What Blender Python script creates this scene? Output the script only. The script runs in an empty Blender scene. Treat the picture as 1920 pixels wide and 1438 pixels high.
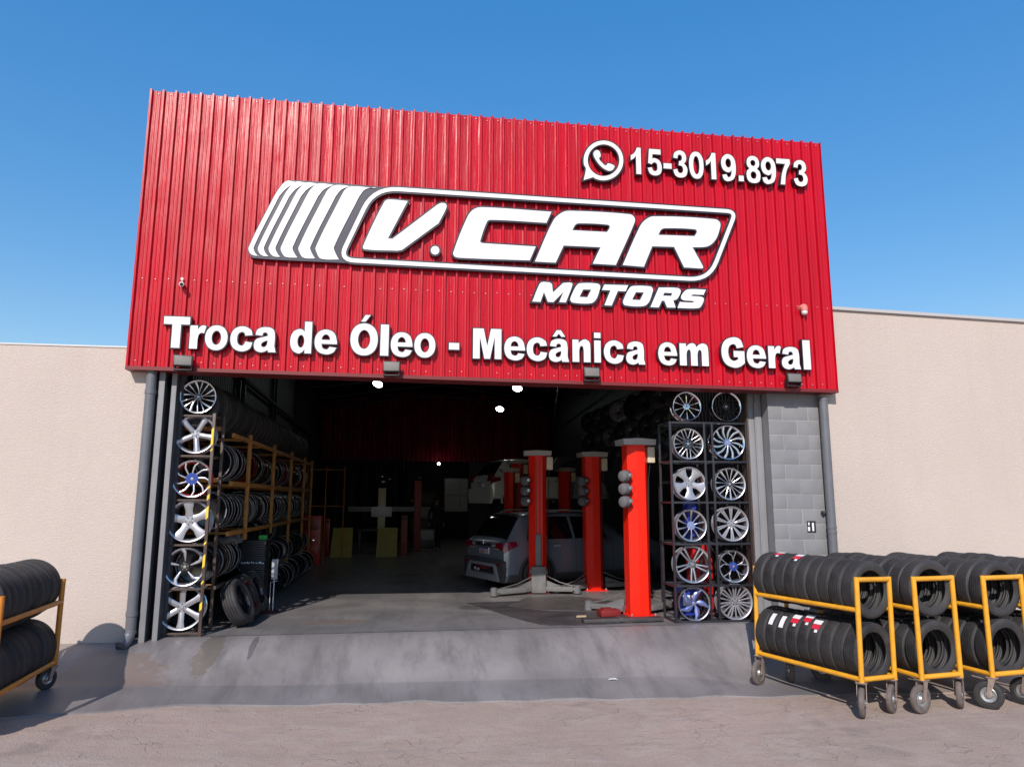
import bpy, bmesh, math, random
from mathutils import Vector, Matrix
from mathutils.geometry import tessellate_polygon, delaunay_2d_cdt
random.seed(7)
S = bpy.context.scene
COL = S.collection

# ------------------------------------------------------------------ camera
def make_camera():
    yaw, pit, rol = math.radians(8.3656), math.radians(9.2479), math.radians(0.1020)
    F = Vector((math.sin(yaw)*math.cos(pit), math.cos(yaw)*math.cos(pit), math.sin(pit)))
    R = Vector((math.cos(yaw), -math.sin(yaw), 0)); U = R.cross(F)
    c, s = math.cos(rol), math.sin(rol)
    R2 = c*R + s*U; U2 = -s*R + c*U
    M = Matrix((R2, U2, -F)).transposed().to_4x4()
    M.translation = (3.4885, -9.3912, 1.6760)
    cd = bpy.data.cameras.new('camera'); co = bpy.data.objects.new('camera', cd); COL.objects.link(co)
    cd.sensor_fit = 'HORIZONTAL'; cd.sensor_width = 36.0; cd.lens = 36.0*1340.1/1920
    cd.clip_start = 0.05; cd.clip_end = 3000
    co.matrix_world = M; S.camera = co
make_camera()

# ------------------------------------------------------------------ light
SUN_TRAVEL = Vector((0.364, 1.0, -0.772)).normalized()
w = bpy.data.worlds.new('World'); S.world = w; w.use_nodes = True
nt = w.node_tree; nt.nodes.clear()
sky = nt.nodes.new('ShaderNodeTexSky'); sky.sky_type = 'NISHITA'; sky.sun_disc = False
sky.sun_elevation = math.asin(-SUN_TRAVEL.z)
sky.sun_rotation = math.atan2(-SUN_TRAVEL.x, -SUN_TRAVEL.y)
sky.altitude = 600; sky.air_density = 1.25; sky.dust_density = 0.6; sky.ozone_density = 2.5
bgn = nt.nodes.new('ShaderNodeBackground'); bgn.inputs['Strength'].default_value = 0.14
out = nt.nodes.new('ShaderNodeOutputWorld')
hs = nt.nodes.new('ShaderNodeHueSaturation'); hs.inputs['Saturation'].default_value = 2.12; hs.inputs['Hue'].default_value = 0.51; hs.inputs['Value'].default_value = 2.33
gm = nt.nodes.new('ShaderNodeGamma'); gm.inputs[1].default_value = 0.5
nt.links.new(sky.outputs[0], gm.inputs[0]); nt.links.new(gm.outputs[0], hs.inputs['Color']); nt.links.new(hs.outputs[0], bgn.inputs[0]); nt.links.new(bgn.outputs[0], out.inputs[0])
sl = bpy.data.lights.new('sun', 'SUN'); sl.energy = 4.2; sl.angle = math.radians(0.5); sl.color = (1.0, 0.93, 0.86)
so = bpy.data.objects.new('sun', sl); COL.objects.link(so)
so.rotation_euler = SUN_TRAVEL.to_track_quat('-Z', 'Y').to_euler(); so.location = (-4, -12, 14)
S.view_settings.view_transform = 'Standard'; S.view_settings.look = 'None'
S.view_settings.exposure = 0.12; S.view_settings.gamma = 1.0
try: S.cycles.max_bounces = 8; S.cycles.sample_clamp_indirect = 6
except Exception: pass

# ------------------------------------------------------------------ materials
def mat(name, col, rough=0.6, metal=0.0, var=0.0, vscale=4.0, bump=0.0, bscale=60.0, coat=0.0, spec=0.5, rvar=0.0):
    m = bpy.data.materials.new(name); m.use_nodes = True
    t = m.node_tree; b = t.nodes['Principled BSDF']; L = t.links.new
    b.inputs['Base Color'].default_value = (*col, 1); b.inputs['Roughness'].default_value = rough
    b.inputs['Metallic'].default_value = metal; b.inputs['Specular IOR Level'].default_value = spec
    if coat: b.inputs['Coat Weight'].default_value = coat; b.inputs['Coat Roughness'].default_value = 0.08
    tc = t.nodes.new('ShaderNodeTexCoord')
    if var or rvar:
        n = t.nodes.new('ShaderNodeTexNoise'); n.inputs['Scale'].default_value = vscale; n.inputs['Detail'].default_value = 6; n.inputs['Roughness'].default_value = 0.62
        L(tc.outputs['Object'], n.inputs['Vector'])
        r = t.nodes.new('ShaderNodeMapRange'); r.inputs['From Min'].default_value = 0.3; r.inputs['From Max'].default_value = 0.7
        r.inputs['To Min'].default_value = 1-var; r.inputs['To Max'].default_value = 1+var
        L(n.outputs['Fac'], r.inputs['Value'])
        mx = t.nodes.new('ShaderNodeVectorMath'); mx.operation = 'SCALE'; mx.inputs[0].default_value = col
        L(r.outputs[0], mx.inputs['Scale']); L(mx.outputs[0], b.inputs['Base Color'])
        if rvar:
            r2 = t.nodes.new('ShaderNodeMapRange'); r2.inputs['From Min'].default_value = 0.3; r2.inputs['From Max'].default_value = 0.7
            r2.inputs['To Min'].default_value = rough-rvar; r2.inputs['To Max'].default_value = rough+rvar
            L(n.outputs['Fac'], r2.inputs['Value']); L(r2.outputs[0], b.inputs['Roughness'])
    if bump:
        n2 = t.nodes.new('ShaderNodeTexNoise'); n2.inputs['Scale'].default_value = bscale; n2.inputs['Detail'].default_value = 4
        L(tc.outputs['Object'], n2.inputs['Vector'])
        bp = t.nodes.new('ShaderNodeBump'); bp.inputs['Strength'].default_value = bump; bp.inputs['Distance'].default_value = 0.01
        L(n2.outputs['Fac'], bp.inputs['Height']); L(bp.outputs[0], b.inputs['Normal'])
    return m

def emit(name, col, st):
    m = bpy.data.materials.new(name); m.use_nodes = True; b = m.node_tree.nodes['Principled BSDF']
    b.inputs['Base Color'].default_value = (*col, 1); b.inputs['Emission Color'].default_value = (*col, 1); b.inputs['Emission Strength'].default_value = st
    return m

class N:            # tiny node helper
    def __init__(s, m): s.t = m.node_tree; s.b = s.t.nodes['Principled BSDF']; s.tc = s.t.nodes.new('ShaderNodeTexCoord')
    def new(s, k, **kw):
        n = s.t.nodes.new(k)
        for a, v in kw.items():
            if a.startswith('i_'): n.inputs[a[2:].replace('_', ' ')].default_value = v
            else: setattr(n, a, v)
        return n
    def L(s, a, b): s.t.links.new(a, b)
    def obj(s): return s.tc.outputs['Object']
    def mapping(s, scale, src=None, loc=(0, 0, 0)):
        n = s.new('ShaderNodeMapping'); n.inputs['Scale'].default_value = scale; n.inputs['Location'].default_value = loc
        s.L(src or s.obj(), n.inputs['Vector']); return n.outputs[0]
    def noise(s, sc, det=5, vec=None, rough=0.55, dist=0.0):
        n = s.new('ShaderNodeTexNoise'); n.inputs['Scale'].default_value = sc; n.inputs['Detail'].default_value = det; n.inputs['Roughness'].default_value = rough
        n.inputs['Distortion'].default_value = dist
        s.L(vec or s.obj(), n.inputs['Vector']); return n.outputs['Fac']
    def ramp(s, v, a, b, lo=0.0, hi=1.0):
        n = s.new('ShaderNodeMapRange'); n.inputs['From Min'].default_value = a; n.inputs['From Max'].default_value = b
        n.inputs['To Min'].default_value = lo; n.inputs['To Max'].default_value = hi; s.L(v, n.inputs['Value']); return n.outputs[0]
    def math(s, op, a, b=None):
        n = s.new('ShaderNodeMath', operation=op)
        for i, x in enumerate((a, b)):
            if x is None: continue
            if isinstance(x, (int, float)): n.inputs[i].default_value = x
            else: s.L(x, n.inputs[i])
        return n.outputs[0]
    def mix(s, f, a, b):
        n = s.new('ShaderNodeMix', data_type='RGBA')
        if isinstance(f, (int, float)): n.inputs[0].default_value = f
        else: s.L(f, n.inputs[0])
        for i, x in ((6, a), (7, b)):
            if isinstance(x, tuple): n.inputs[i].default_value = (*x, 1)
            else: s.L(x, n.inputs[i])
        return n.outputs[2]
    def bump(s, h, st, d=0.01, prev=None):
        n = s.new('ShaderNodeBump'); n.inputs['Strength'].default_value = st; n.inputs['Distance'].default_value = d
        s.L(h, n.inputs['Height'])
        if prev: s.L(prev, n.inputs['Normal'])
        s.L(n.outputs[0], s.b.inputs['Normal']); return n.outputs[0]

def street_mat():
    m = mat('worn_asphalt', (0.36, 0.3, 0.27), 0.85); n = N(m)
    big = n.noise(0.5, 5); mid = n.noise(3.0, 6, dist=0.6); fine = n.noise(55, 4, rough=0.7); fine2 = n.noise(170, 2)
    streak = n.noise(2.6, 7, vec=n.mapping((0.6, 2.6, 1)), rough=0.78)
    c = n.mix(n.ramp(big, 0.35, 0.65), (0.47, 0.345, 0.28), (0.36, 0.267, 0.22))
    c = n.mix(n.ramp(mid, 0.45, 0.75), c, (0.48, 0.385, 0.335))
    c = n.mix(n.ramp(streak, 0.5, 0.7, 0, 0.6), c, (0.27, 0.215, 0.195))
    v = n.new('ShaderNodeTexVoronoi', feature='DISTANCE_TO_EDGE'); v.inputs['Scale'].default_value = 2.7
    wv = n.new('ShaderNodeTexNoise'); wv.inputs['Scale'].default_value = 3.0; wv.inputs['Detail'].default_value = 5; n.L(n.obj(), wv.inputs['Vector'])
    ad = n.new('ShaderNodeVectorMath', operation='MULTIPLY_ADD'); ad.inputs[1].default_value = (0.9, 0.9, 0); n.L(wv.outputs['Color'], ad.inputs[0]); n.L(n.obj(), ad.inputs[2])
    n.L(ad.outputs[0], v.inputs['Vector'])
    crack = n.ramp(v.outputs['Distance'], 0.004, 0.02, 1, 0)
    gate = n.ramp(n.noise(1.4, 6, rough=0.7), 0.48, 0.6)
    crack = n.math('MULTIPLY', crack, gate)
    c = n.mix(n.math('MULTIPLY', crack, 0.3), c, (0.12, 0.1, 0.092))
    oil = n.noise(1.1, 3, vec=n.mapping((1, 1, 1), loc=(7, 3, 0))); c = n.mix(n.ramp(oil, 0.66, 0.72, 0, 0.5), c, (0.17, 0.14, 0.13))
    tm = n.noise(1.0, 5, vec=n.mapping((0.12, 5.0, 1)), rough=0.75); c = n.mix(n.ramp(tm, 0.56, 0.7, 0, 0.45), c, (0.22, 0.18, 0.165))
    pv = n.new('ShaderNodeTexVoronoi'); pv.inputs['Scale'].default_value = 38.0; n.L(n.obj(), pv.inputs['Vector'])
    c = n.mix(n.ramp(pv.outputs['Distance'], 0.1, 0.22, 0.35, 0), c, (0.6, 0.52, 0.47))
    c = n.mix(n.ramp(fine, 0.3, 0.7, 0, 0.7), c, n.mix(n.ramp(fine2, 0.35, 0.65), (0.22, 0.17, 0.145), (0.54, 0.43, 0.365)))
    n.L(c, n.b.inputs['Base Color'])
    h = n.math('SUBTRACT', n.math('ADD', fine, n.math('MULTIPLY', mid, 1.5)), n.math('MULTIPLY', crack, 0.7))
    n.bump(h, 0.8, 0.016)
    return m

def concrete_mat(name, c0, c1, rough, stain=None):
    m = mat(name, c0, rough); n = N(m)
    big = n.noise(0.9, 6, dist=0.4); st = n.noise(2.5, 7, vec=n.mapping((1.6, 0.35, 1)), rough=0.68); fine = n.noise(140, 2)
    c = n.mix(n.ramp(big, 0.35, 0.68), c0, c1)
    c = n.mix(n.ramp(st, 0.48, 0.7, 0, 0.75), c, tuple(x*0.68 for x in c0))
    sc = n.noise(9, 3, vec=n.mapping((3.0, 0.25, 1), loc=(3, 1, 0)), rough=0.8)
    c = n.mix(n.ramp(sc, 0.6, 0.7, 0, 0.14), c, tuple(min(1, x*1.7) for x in c1))
    wv = n.new('ShaderNodeTexWave', wave_type='BANDS', bands_direction='X')
    rr = n.ramp(n.math('ADD', big, n.math('MULTIPLY', st, 0.6)), 0.55, 1.0, rough-0.1, rough+0.16)
    if stain:
        for (x0, y0, z0, rx, ry, colr, rgh, amt) in stain:
            mp = n.new('ShaderNodeVectorMath', operation='SUBTRACT'); mp.inputs[1].default_value = (x0, y0, 0); n.L(n.obj(), mp.inputs[0])
            sp = n.new('ShaderNodeSeparateXYZ'); n.L(mp.outputs[0], sp.inputs[0])
            d = n.math('SQRT', n.math('ADD', n.math('POWER', n.math('DIVIDE', sp.outputs[0], rx), 2.0), n.math('POWER', n.math('DIVIDE', sp.outputs[1], ry), 2.0)))
            wob = n.noise(5.5, 7, rough=0.75)
            d = n.math('ADD', d, n.math('MULTIPLY', n.math('SUBTRACT', wob, 0.5), 1.5))
            msk = n.ramp(d, 0.88, 0.98, amt, 0)
            c = n.mix(msk, c, colr)
            inv = n.math('SUBTRACT', 1.0, msk)
            rr = n.math('ADD', n.math('MULTIPLY', rr, inv), n.math('MULTIPLY', msk, rgh))
    c = n.mix(n.ramp(fine, 0.35, 0.7, 0, 0.22), c, tuple(x*0.5 for x in c0))
    n.L(c, n.b.inputs['Base Color']); n.L(rr, n.b.inputs['Roughness'])
    n.bump(n.math('ADD', n.math('MULTIPLY', fine, 0.25), st), 0.18, 0.01)
    return m

def stucco_mat():
    m = mat('beige_stucco', (0.66, 0.56, 0.48), 0.9); n = N(m)
    big = n.noise(0.35, 5); mid = n.noise(1.6, 6, vec=n.mapping((1, 1, 0.6)))
    c = n.mix(n.ramp(big, 0.3, 0.7), (0.57, 0.48, 0.425), (0.515, 0.432, 0.38))
    c = n.mix(n.ramp(mid, 0.5, 0.8, 0, 0.4), c, (0.5, 0.42, 0.365))
    rn = n.noise(1.0, 5, vec=n.mapping((4.5, 1, 0.22)), rough=0.6); c = n.mix(n.ramp(rn, 0.55, 0.75, 0, 0.22), c, (0.46, 0.39, 0.345))
    z = n.new('ShaderNodeSeparateXYZ'); n.L(n.obj(), z.inputs[0])
    low = n.ramp(n.math('ADD', z.outputs[2], n.math('MULTIPLY', mid, 0.5)), 0.25, 0.75, 0.35, 0)
    c = n.mix(low, c, (0.44, 0.37, 0.32))
    n.L(c, n.b.inputs['Base Color'])
    a = n.noise(42, 4, dist=1.2, vec=n.mapping((1, 1, 1.5))); g = n.noise(120, 2)
    n.bump(n.math('ADD', n.ramp(a, 0.4, 0.62), n.math('MULTIPLY', g, 0.3)), 0.42, 0.011)
    return m

def fascia_mat():
    m = mat('red_painted_steel', (0.4, 0.008, 0.016), 0.36); n = N(m)
    st = n.noise(1.0, 6, vec=n.mapping((6.5, 1, 0.35)), rough=0.65); big = n.noise(0.8, 4); dent = n.noise(1.6, 5, vec=n.mapping((5.5, 1, 0.4)))
    c = n.mix(n.ramp(st, 0.35, 0.7), (0.54, 0.003, 0.017), (0.36, 0.002, 0.011))
    z = n.new('ShaderNodeSeparateXYZ'); n.L(n.obj(), z.inputs[0])
    sheet = n.math('FRACT', n.math('MULTIPLY', z.outputs[0], 1.02))
    c = n.mix(n.ramp(big, 0.45, 0.75, 0, 0.5), c, (0.47, 0.0025, 0.013))
    n.L(c, n.b.inputs['Base Color'])
    n.L(n.ramp(st, 0.3, 0.7, 0.25, 0.4), n.b.inputs['Roughness'])
    n.b.inputs['Coat Weight'].default_value = 0.05; n.b.inputs['Coat Roughness'].default_value = 0.15; n.b.inputs['Specular IOR Level'].default_value = 0.36
    n.bump(n.math('ADD', n.math('MULTIPLY', dent, 1.0), n.math('MULTIPLY', n.noise(7, 3, vec=n.mapping((1.6, 1, 0.4))), 0.22)), 0.4, 0.03)
    return m

def tyre_mat():
    m = mat('tyre_rubber', (0.03, 0.029, 0.031), 0.62); n = N(m)
    sp = n.new('ShaderNodeSeparateXYZ'); n.L(n.obj(), sp.inputs[0])
    ang = n.math('ARCTAN2', sp.outputs[1], sp.outputs[2])
    rad = n.math('SQRT', n.math('ADD', n.math('POWER', sp.outputs[1], 2.0), n.math('POWER', sp.outputs[2], 2.0)))
    tread = n.ramp(rad, 0.278, 0.286)
    w1 = n.math('SINE', n.math('ADD', n.math('MULTIPLY', ang, 74.0), n.math('MULTIPLY', n.math('ABSOLUTE', sp.outputs[0]), 130.0)))
    cut = n.ramp(w1, 0.45, 0.8)
    side = n.math('SINE', n.math('MULTIPLY', rad, 420.0))
    dust = n.noise(7, 5)
    info = n.new('ShaderNodeObjectInfo')
    c = n.mix(n.ramp(dust, 0.4, 0.75), (0.02, 0.0195, 0.022), (0.046, 0.042, 0.043))
    c = n.mix(n.math('MULTIPLY', info.outputs['Random'], 0.6), c, (0.05, 0.046, 0.046))
    n.L(c, n.b.inputs['Base Color']); n.L(n.ramp(dust, 0.3, 0.7, 0.5, 0.72), n.b.inputs['Roughness'])
    hgt = n.math('SUBTRACT', n.math('MULTIPLY', n.math('MULTIPLY', side, 0.15), n.math('SUBTRACT', 1.0, tread)), n.math('MULTIPLY', n.math('MULTIPLY', cut, tread), 1.0))
    n.bump(hgt, 1.0, 0.007)
    return m

def corr_mat(name, col, rough=0.5, k=42.0):
    m = mat(name, col, rough, var=0.25, vscale=1.5); n = N(m)
    sp = n.new('ShaderNodeSeparateXYZ'); n.L(n.obj(), sp.inputs[0])
    h = n.math('SINE', n.math('MULTIPLY', n.math('ADD', sp.outputs[0], sp.outputs[1]), k))
    n.bump(h, 0.8, 0.03); return m

M = {}
M['street'] = street_mat()
M['ramp'] = concrete_mat('grey_painted_concrete', (0.18, 0.163, 0.163), (0.262, 0.238, 0.236), 0.42,
    stain=[(1.24, -0.12, 0, 0.15, 0.5, (0.15, 0.13, 0.11), 0.12, 0.8), (0.0, -0.75, 0, 0.95, 0.7, (0.19, 0.13, 0.105), 0.4, 0.65), (1.72, 0.0, 0, 0.04, 0.32, (0.12, 0.115, 0.12), 0.2, 0.8)])
M['walk'] = concrete_mat('brown_stained_concrete', (0.27, 0.215, 0.19), (0.35, 0.29, 0.26), 0.6,
    stain=[(-0.4, -1.2, 0, 1.0, 0.5, (0.25, 0.15, 0.10), 0.55, 0.7), (-2.4, -0.6, 0, 0.8, 0.6, (0.2, 0.17, 0.16), 0.5, 0.6)])
M['floor'] = concrete_mat('grey_workshop_floor', (0.165, 0.154, 0.156), (0.235, 0.216, 0.214), 0.36,
    stain=[(5.0, 2.3, 0, 0.7, 0.3, (0.09, 0.085, 0.09), 0.25, 0.7), (2.6, 1.2, 0, 0.5, 0.2, (0.2, 0.13, 0.1), 0.4, 0.5)])
M['stucco'] = stucco_mat()
M['fascia'] = fascia_mat()
M['tyre'] = tyre_mat()
M['white'] = mat('white_sign_acrylic', (0.76, 0.72, 0.735), 0.35, var=0.025, vscale=2)
M['cream'] = mat('cream_sign_acrylic', (0.8, 0.715, 0.66), 0.35, var=0.03, vscale=2)
M['edge'] = mat('dark_sign_edge', (0.022, 0.018, 0.028), 0.4)
M['stripegap'] = mat('navy_sign_backing', (0.02, 0.018, 0.04), 0.4)
M['grey'] = mat('grey_wall_paint', (0.22, 0.218, 0.23), 0.6, var=0.1, vscale=3, bump=0.25, bscale=80)
M['greydk'] = mat('dark_grey_paint_and_shade', (0.05, 0.05, 0.06), 0.6, var=0.15, vscale=3)  # dark paint, also used for shade painted on the left jamb and webs
M['mortar'] = mat('light_grey_mortar', (0.34, 0.325, 0.32), 0.85, bump=0.5, bscale=50)
M['block'] = mat('grey_block_paint', (0.215, 0.213, 0.222), 0.75, var=0.1, vscale=3.0, bump=0.6, bscale=70)
M['pipe'] = mat('grey_drainpipe', (0.13, 0.132, 0.148), 0.45, var=0.08, vscale=6)
M['coping'] = mat('metal_coping', (0.5, 0.47, 0.45), 0.5, metal=0.2)
M['rampedge'] = concrete_mat('darker_ramp_concrete', (0.165, 0.152, 0.155), (0.235, 0.215, 0.217), 0.5)
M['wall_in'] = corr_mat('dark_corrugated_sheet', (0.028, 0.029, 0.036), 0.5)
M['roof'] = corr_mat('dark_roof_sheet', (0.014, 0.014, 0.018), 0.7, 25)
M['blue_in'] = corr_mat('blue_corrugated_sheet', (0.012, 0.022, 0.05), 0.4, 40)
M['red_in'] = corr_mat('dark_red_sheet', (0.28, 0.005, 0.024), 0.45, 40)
M['steel_dk'] = mat('dark_steel', (0.03, 0.03, 0.036), 0.45, metal=0.3, var=0.2)
M['rackblack'] = mat('black_rack_paint', (0.022, 0.022, 0.028), 0.4, var=0.25, vscale=12)
M['bronze'] = mat('brown_rack_paint', (0.07, 0.045, 0.035), 0.45, var=0.3, vscale=9)
M['orange'] = mat('orange_shelf_paint', (0.42, 0.175, 0.035), 0.5, var=0.25, vscale=7)
M['yellow'] = mat('yellow_trolley_paint', (0.72, 0.33, 0.022), 0.38, var=0.14, vscale=9, coat=0.15, bump=0.12, bscale=40)
M['orange2'] = mat('orange_trolley_paint', (0.58, 0.2, 0.02), 0.42, var=0.14, vscale=9, bump=0.12, bscale=40)
M['lipgrey'] = mat('pale_rim_lip', (0.62, 0.6, 0.6), 0.3, metal=0.3, var=0.25, vscale=20)
M['tape'] = mat('yellow_tape', (0.8, 0.55, 0.04), 0.4)
M['zinc'] = mat('zinc_plate', (0.5, 0.49, 0.48), 0.38, metal=0.85, var=0.2, vscale=20)
M['rust'] = mat('dusty_bracket_metal', (0.32, 0.24, 0.2), 0.6, metal=0.4, var=0.3, vscale=25)
M['caster'] = mat('dusty_caster_rubber', (0.13, 0.105, 0.095), 0.8, var=0.25, vscale=14)
M['casterblk'] = mat('black_caster_rubber', (0.03, 0.028, 0.028), 0.6, var=0.2, vscale=14)
M['lift'] = mat('red_lift_paint', (0.8, 0.016, 0.004), 0.42, var=0.08, vscale=5, spec=0.3, rvar=0.06)
M['liftgrey'] = mat('grey_lift_paint', (0.15, 0.145, 0.145), 0.5, var=0.2, vscale=8)
M['liftcap'] = mat('beige_grey_cap', (0.36, 0.33, 0.31), 0.55, var=0.12, vscale=6)
M['creambox'] = mat('cream_enamel', (0.62, 0.55, 0.4), 0.4)
M['rubbergrey'] = mat('grey_rubber', (0.12, 0.115, 0.125), 0.7, var=0.15)
M['mat'] = mat('black_floor_mat', (0.06, 0.052, 0.054), 0.45, var=0.35, vscale=3, rvar=0.12, bump=0.3, bscale=30)
M['silver'] = mat('silver_alloy', (0.4, 0.39, 0.42), 0.33, metal=0.65, var=0.06, vscale=8)
M['machined'] = mat('machined_alloy', (0.6, 0.58, 0.6), 0.26, metal=0.9, var=0.05, vscale=8)
M['chrome'] = mat('chrome_alloy', (0.75, 0.74, 0.78), 0.1, metal=1.0)
M['graphite'] = mat('graphite_alloy', (0.3, 0.3, 0.33), 0.3, metal=0.8)
M['blackgloss'] = mat('black_gloss_alloy', (0.012, 0.011, 0.014), 0.15, coat=0.5)
M['bluegloss'] = mat('blue_gloss_alloy', (0.03, 0.06, 0.32), 0.2, metal=0.3, coat=0.4)
M['tealgloss'] = mat('teal_tinted_alloy', (0.3, 0.52, 0.62), 0.2, metal=0.85)
M['bluesilver'] = mat('blue_silver_alloy', (0.32, 0.38, 0.72), 0.25, metal=0.8)
M['film'] = mat('dark_glossy_film', (0.008, 0.008, 0.01), 0.16, spec=0.6, bump=1.0, bscale=45)
M['red_label'] = mat('red_sticker', (0.62, 0.02, 0.05), 0.5)
M['white_label'] = mat('white_sticker', (0.75, 0.74, 0.76), 0.5)
M['black'] = mat('black_plastic', (0.015, 0.015, 0.017), 0.5)
M['lens'] = mat('pale_floodlight_glass', (0.16, 0.148, 0.135), 0.6, var=0.1, vscale=30)
M['camwhite'] = mat('white_camera_plastic', (0.7, 0.66, 0.62), 0.4)
M['campink'] = mat('pink_camera_plastic', (0.62, 0.2, 0.17), 0.4)
M['lamp'] = emit('lit_lamp_lens', (0.9, 1.0, 0.98), 22.0)
M['carpaint'] = mat('grey_blue_car_paint', (0.22, 0.25, 0.3), 0.26, metal=0.35, coat=0.7)
M['carpaint2'] = mat('silver_green_car_paint', (0.82, 0.88, 0.86), 0.3, metal=0.1, coat=0.6)
M['carglass'] = mat('dark_car_glass', (0.006, 0.007, 0.009), 0.06, spec=0.7)
M['cladding'] = mat('dark_grey_cladding', (0.06, 0.06, 0.066), 0.55)
M['tail'] = mat('red_taillight', (0.2, 0.006, 0.02), 0.15, coat=0.6)
M['skid'] = mat('silver_bumper_trim', (0.5, 0.5, 0.54), 0.35, metal=0.5)
M['plate'] = mat('white_number_plate', (0.62, 0.56, 0.6), 0.45)
M['plateblue'] = mat('blue_plate_band', (0.02, 0.03, 0.3), 0.45)
M['yellowboard'] = mat('olive_yellow_board', (0.4, 0.3, 0.035), 0.45, var=0.15)
M['greyboard'] = mat('grey_panel', (0.36, 0.36, 0.39), 0.5)
M['redbox'] = mat('red_enamel', (0.5, 0.012, 0.014), 0.35, var=0.1)
M['bluebox'] = mat('blue_plastic', (0.02, 0.04, 0.32), 0.4)
M['green'] = mat('green_plastic', (0.03, 0.36, 0.05), 0.5)
M['skin'] = mat('skin', (0.33, 0.2, 0.15), 0.6)
M['cloth'] = mat('dark_work_clothes', (0.02, 0.02, 0.026), 0.85)
M['hair'] = mat('dark_hair', (0.012, 0.01, 0.01), 0.6)
M['paper'] = mat('white_paper', (0.75, 0.73, 0.72), 0.8)
M['wire'] = mat('black_cable', (0.02, 0.02, 0.02), 0.7)
M['winpane'] = mat('frosted_glass', (0.5, 0.5, 0.5), 0.35)
M['barrelgrey'] = mat('grey_alloy_barrel', (0.26, 0.25, 0.27), 0.35, metal=0.7)

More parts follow.
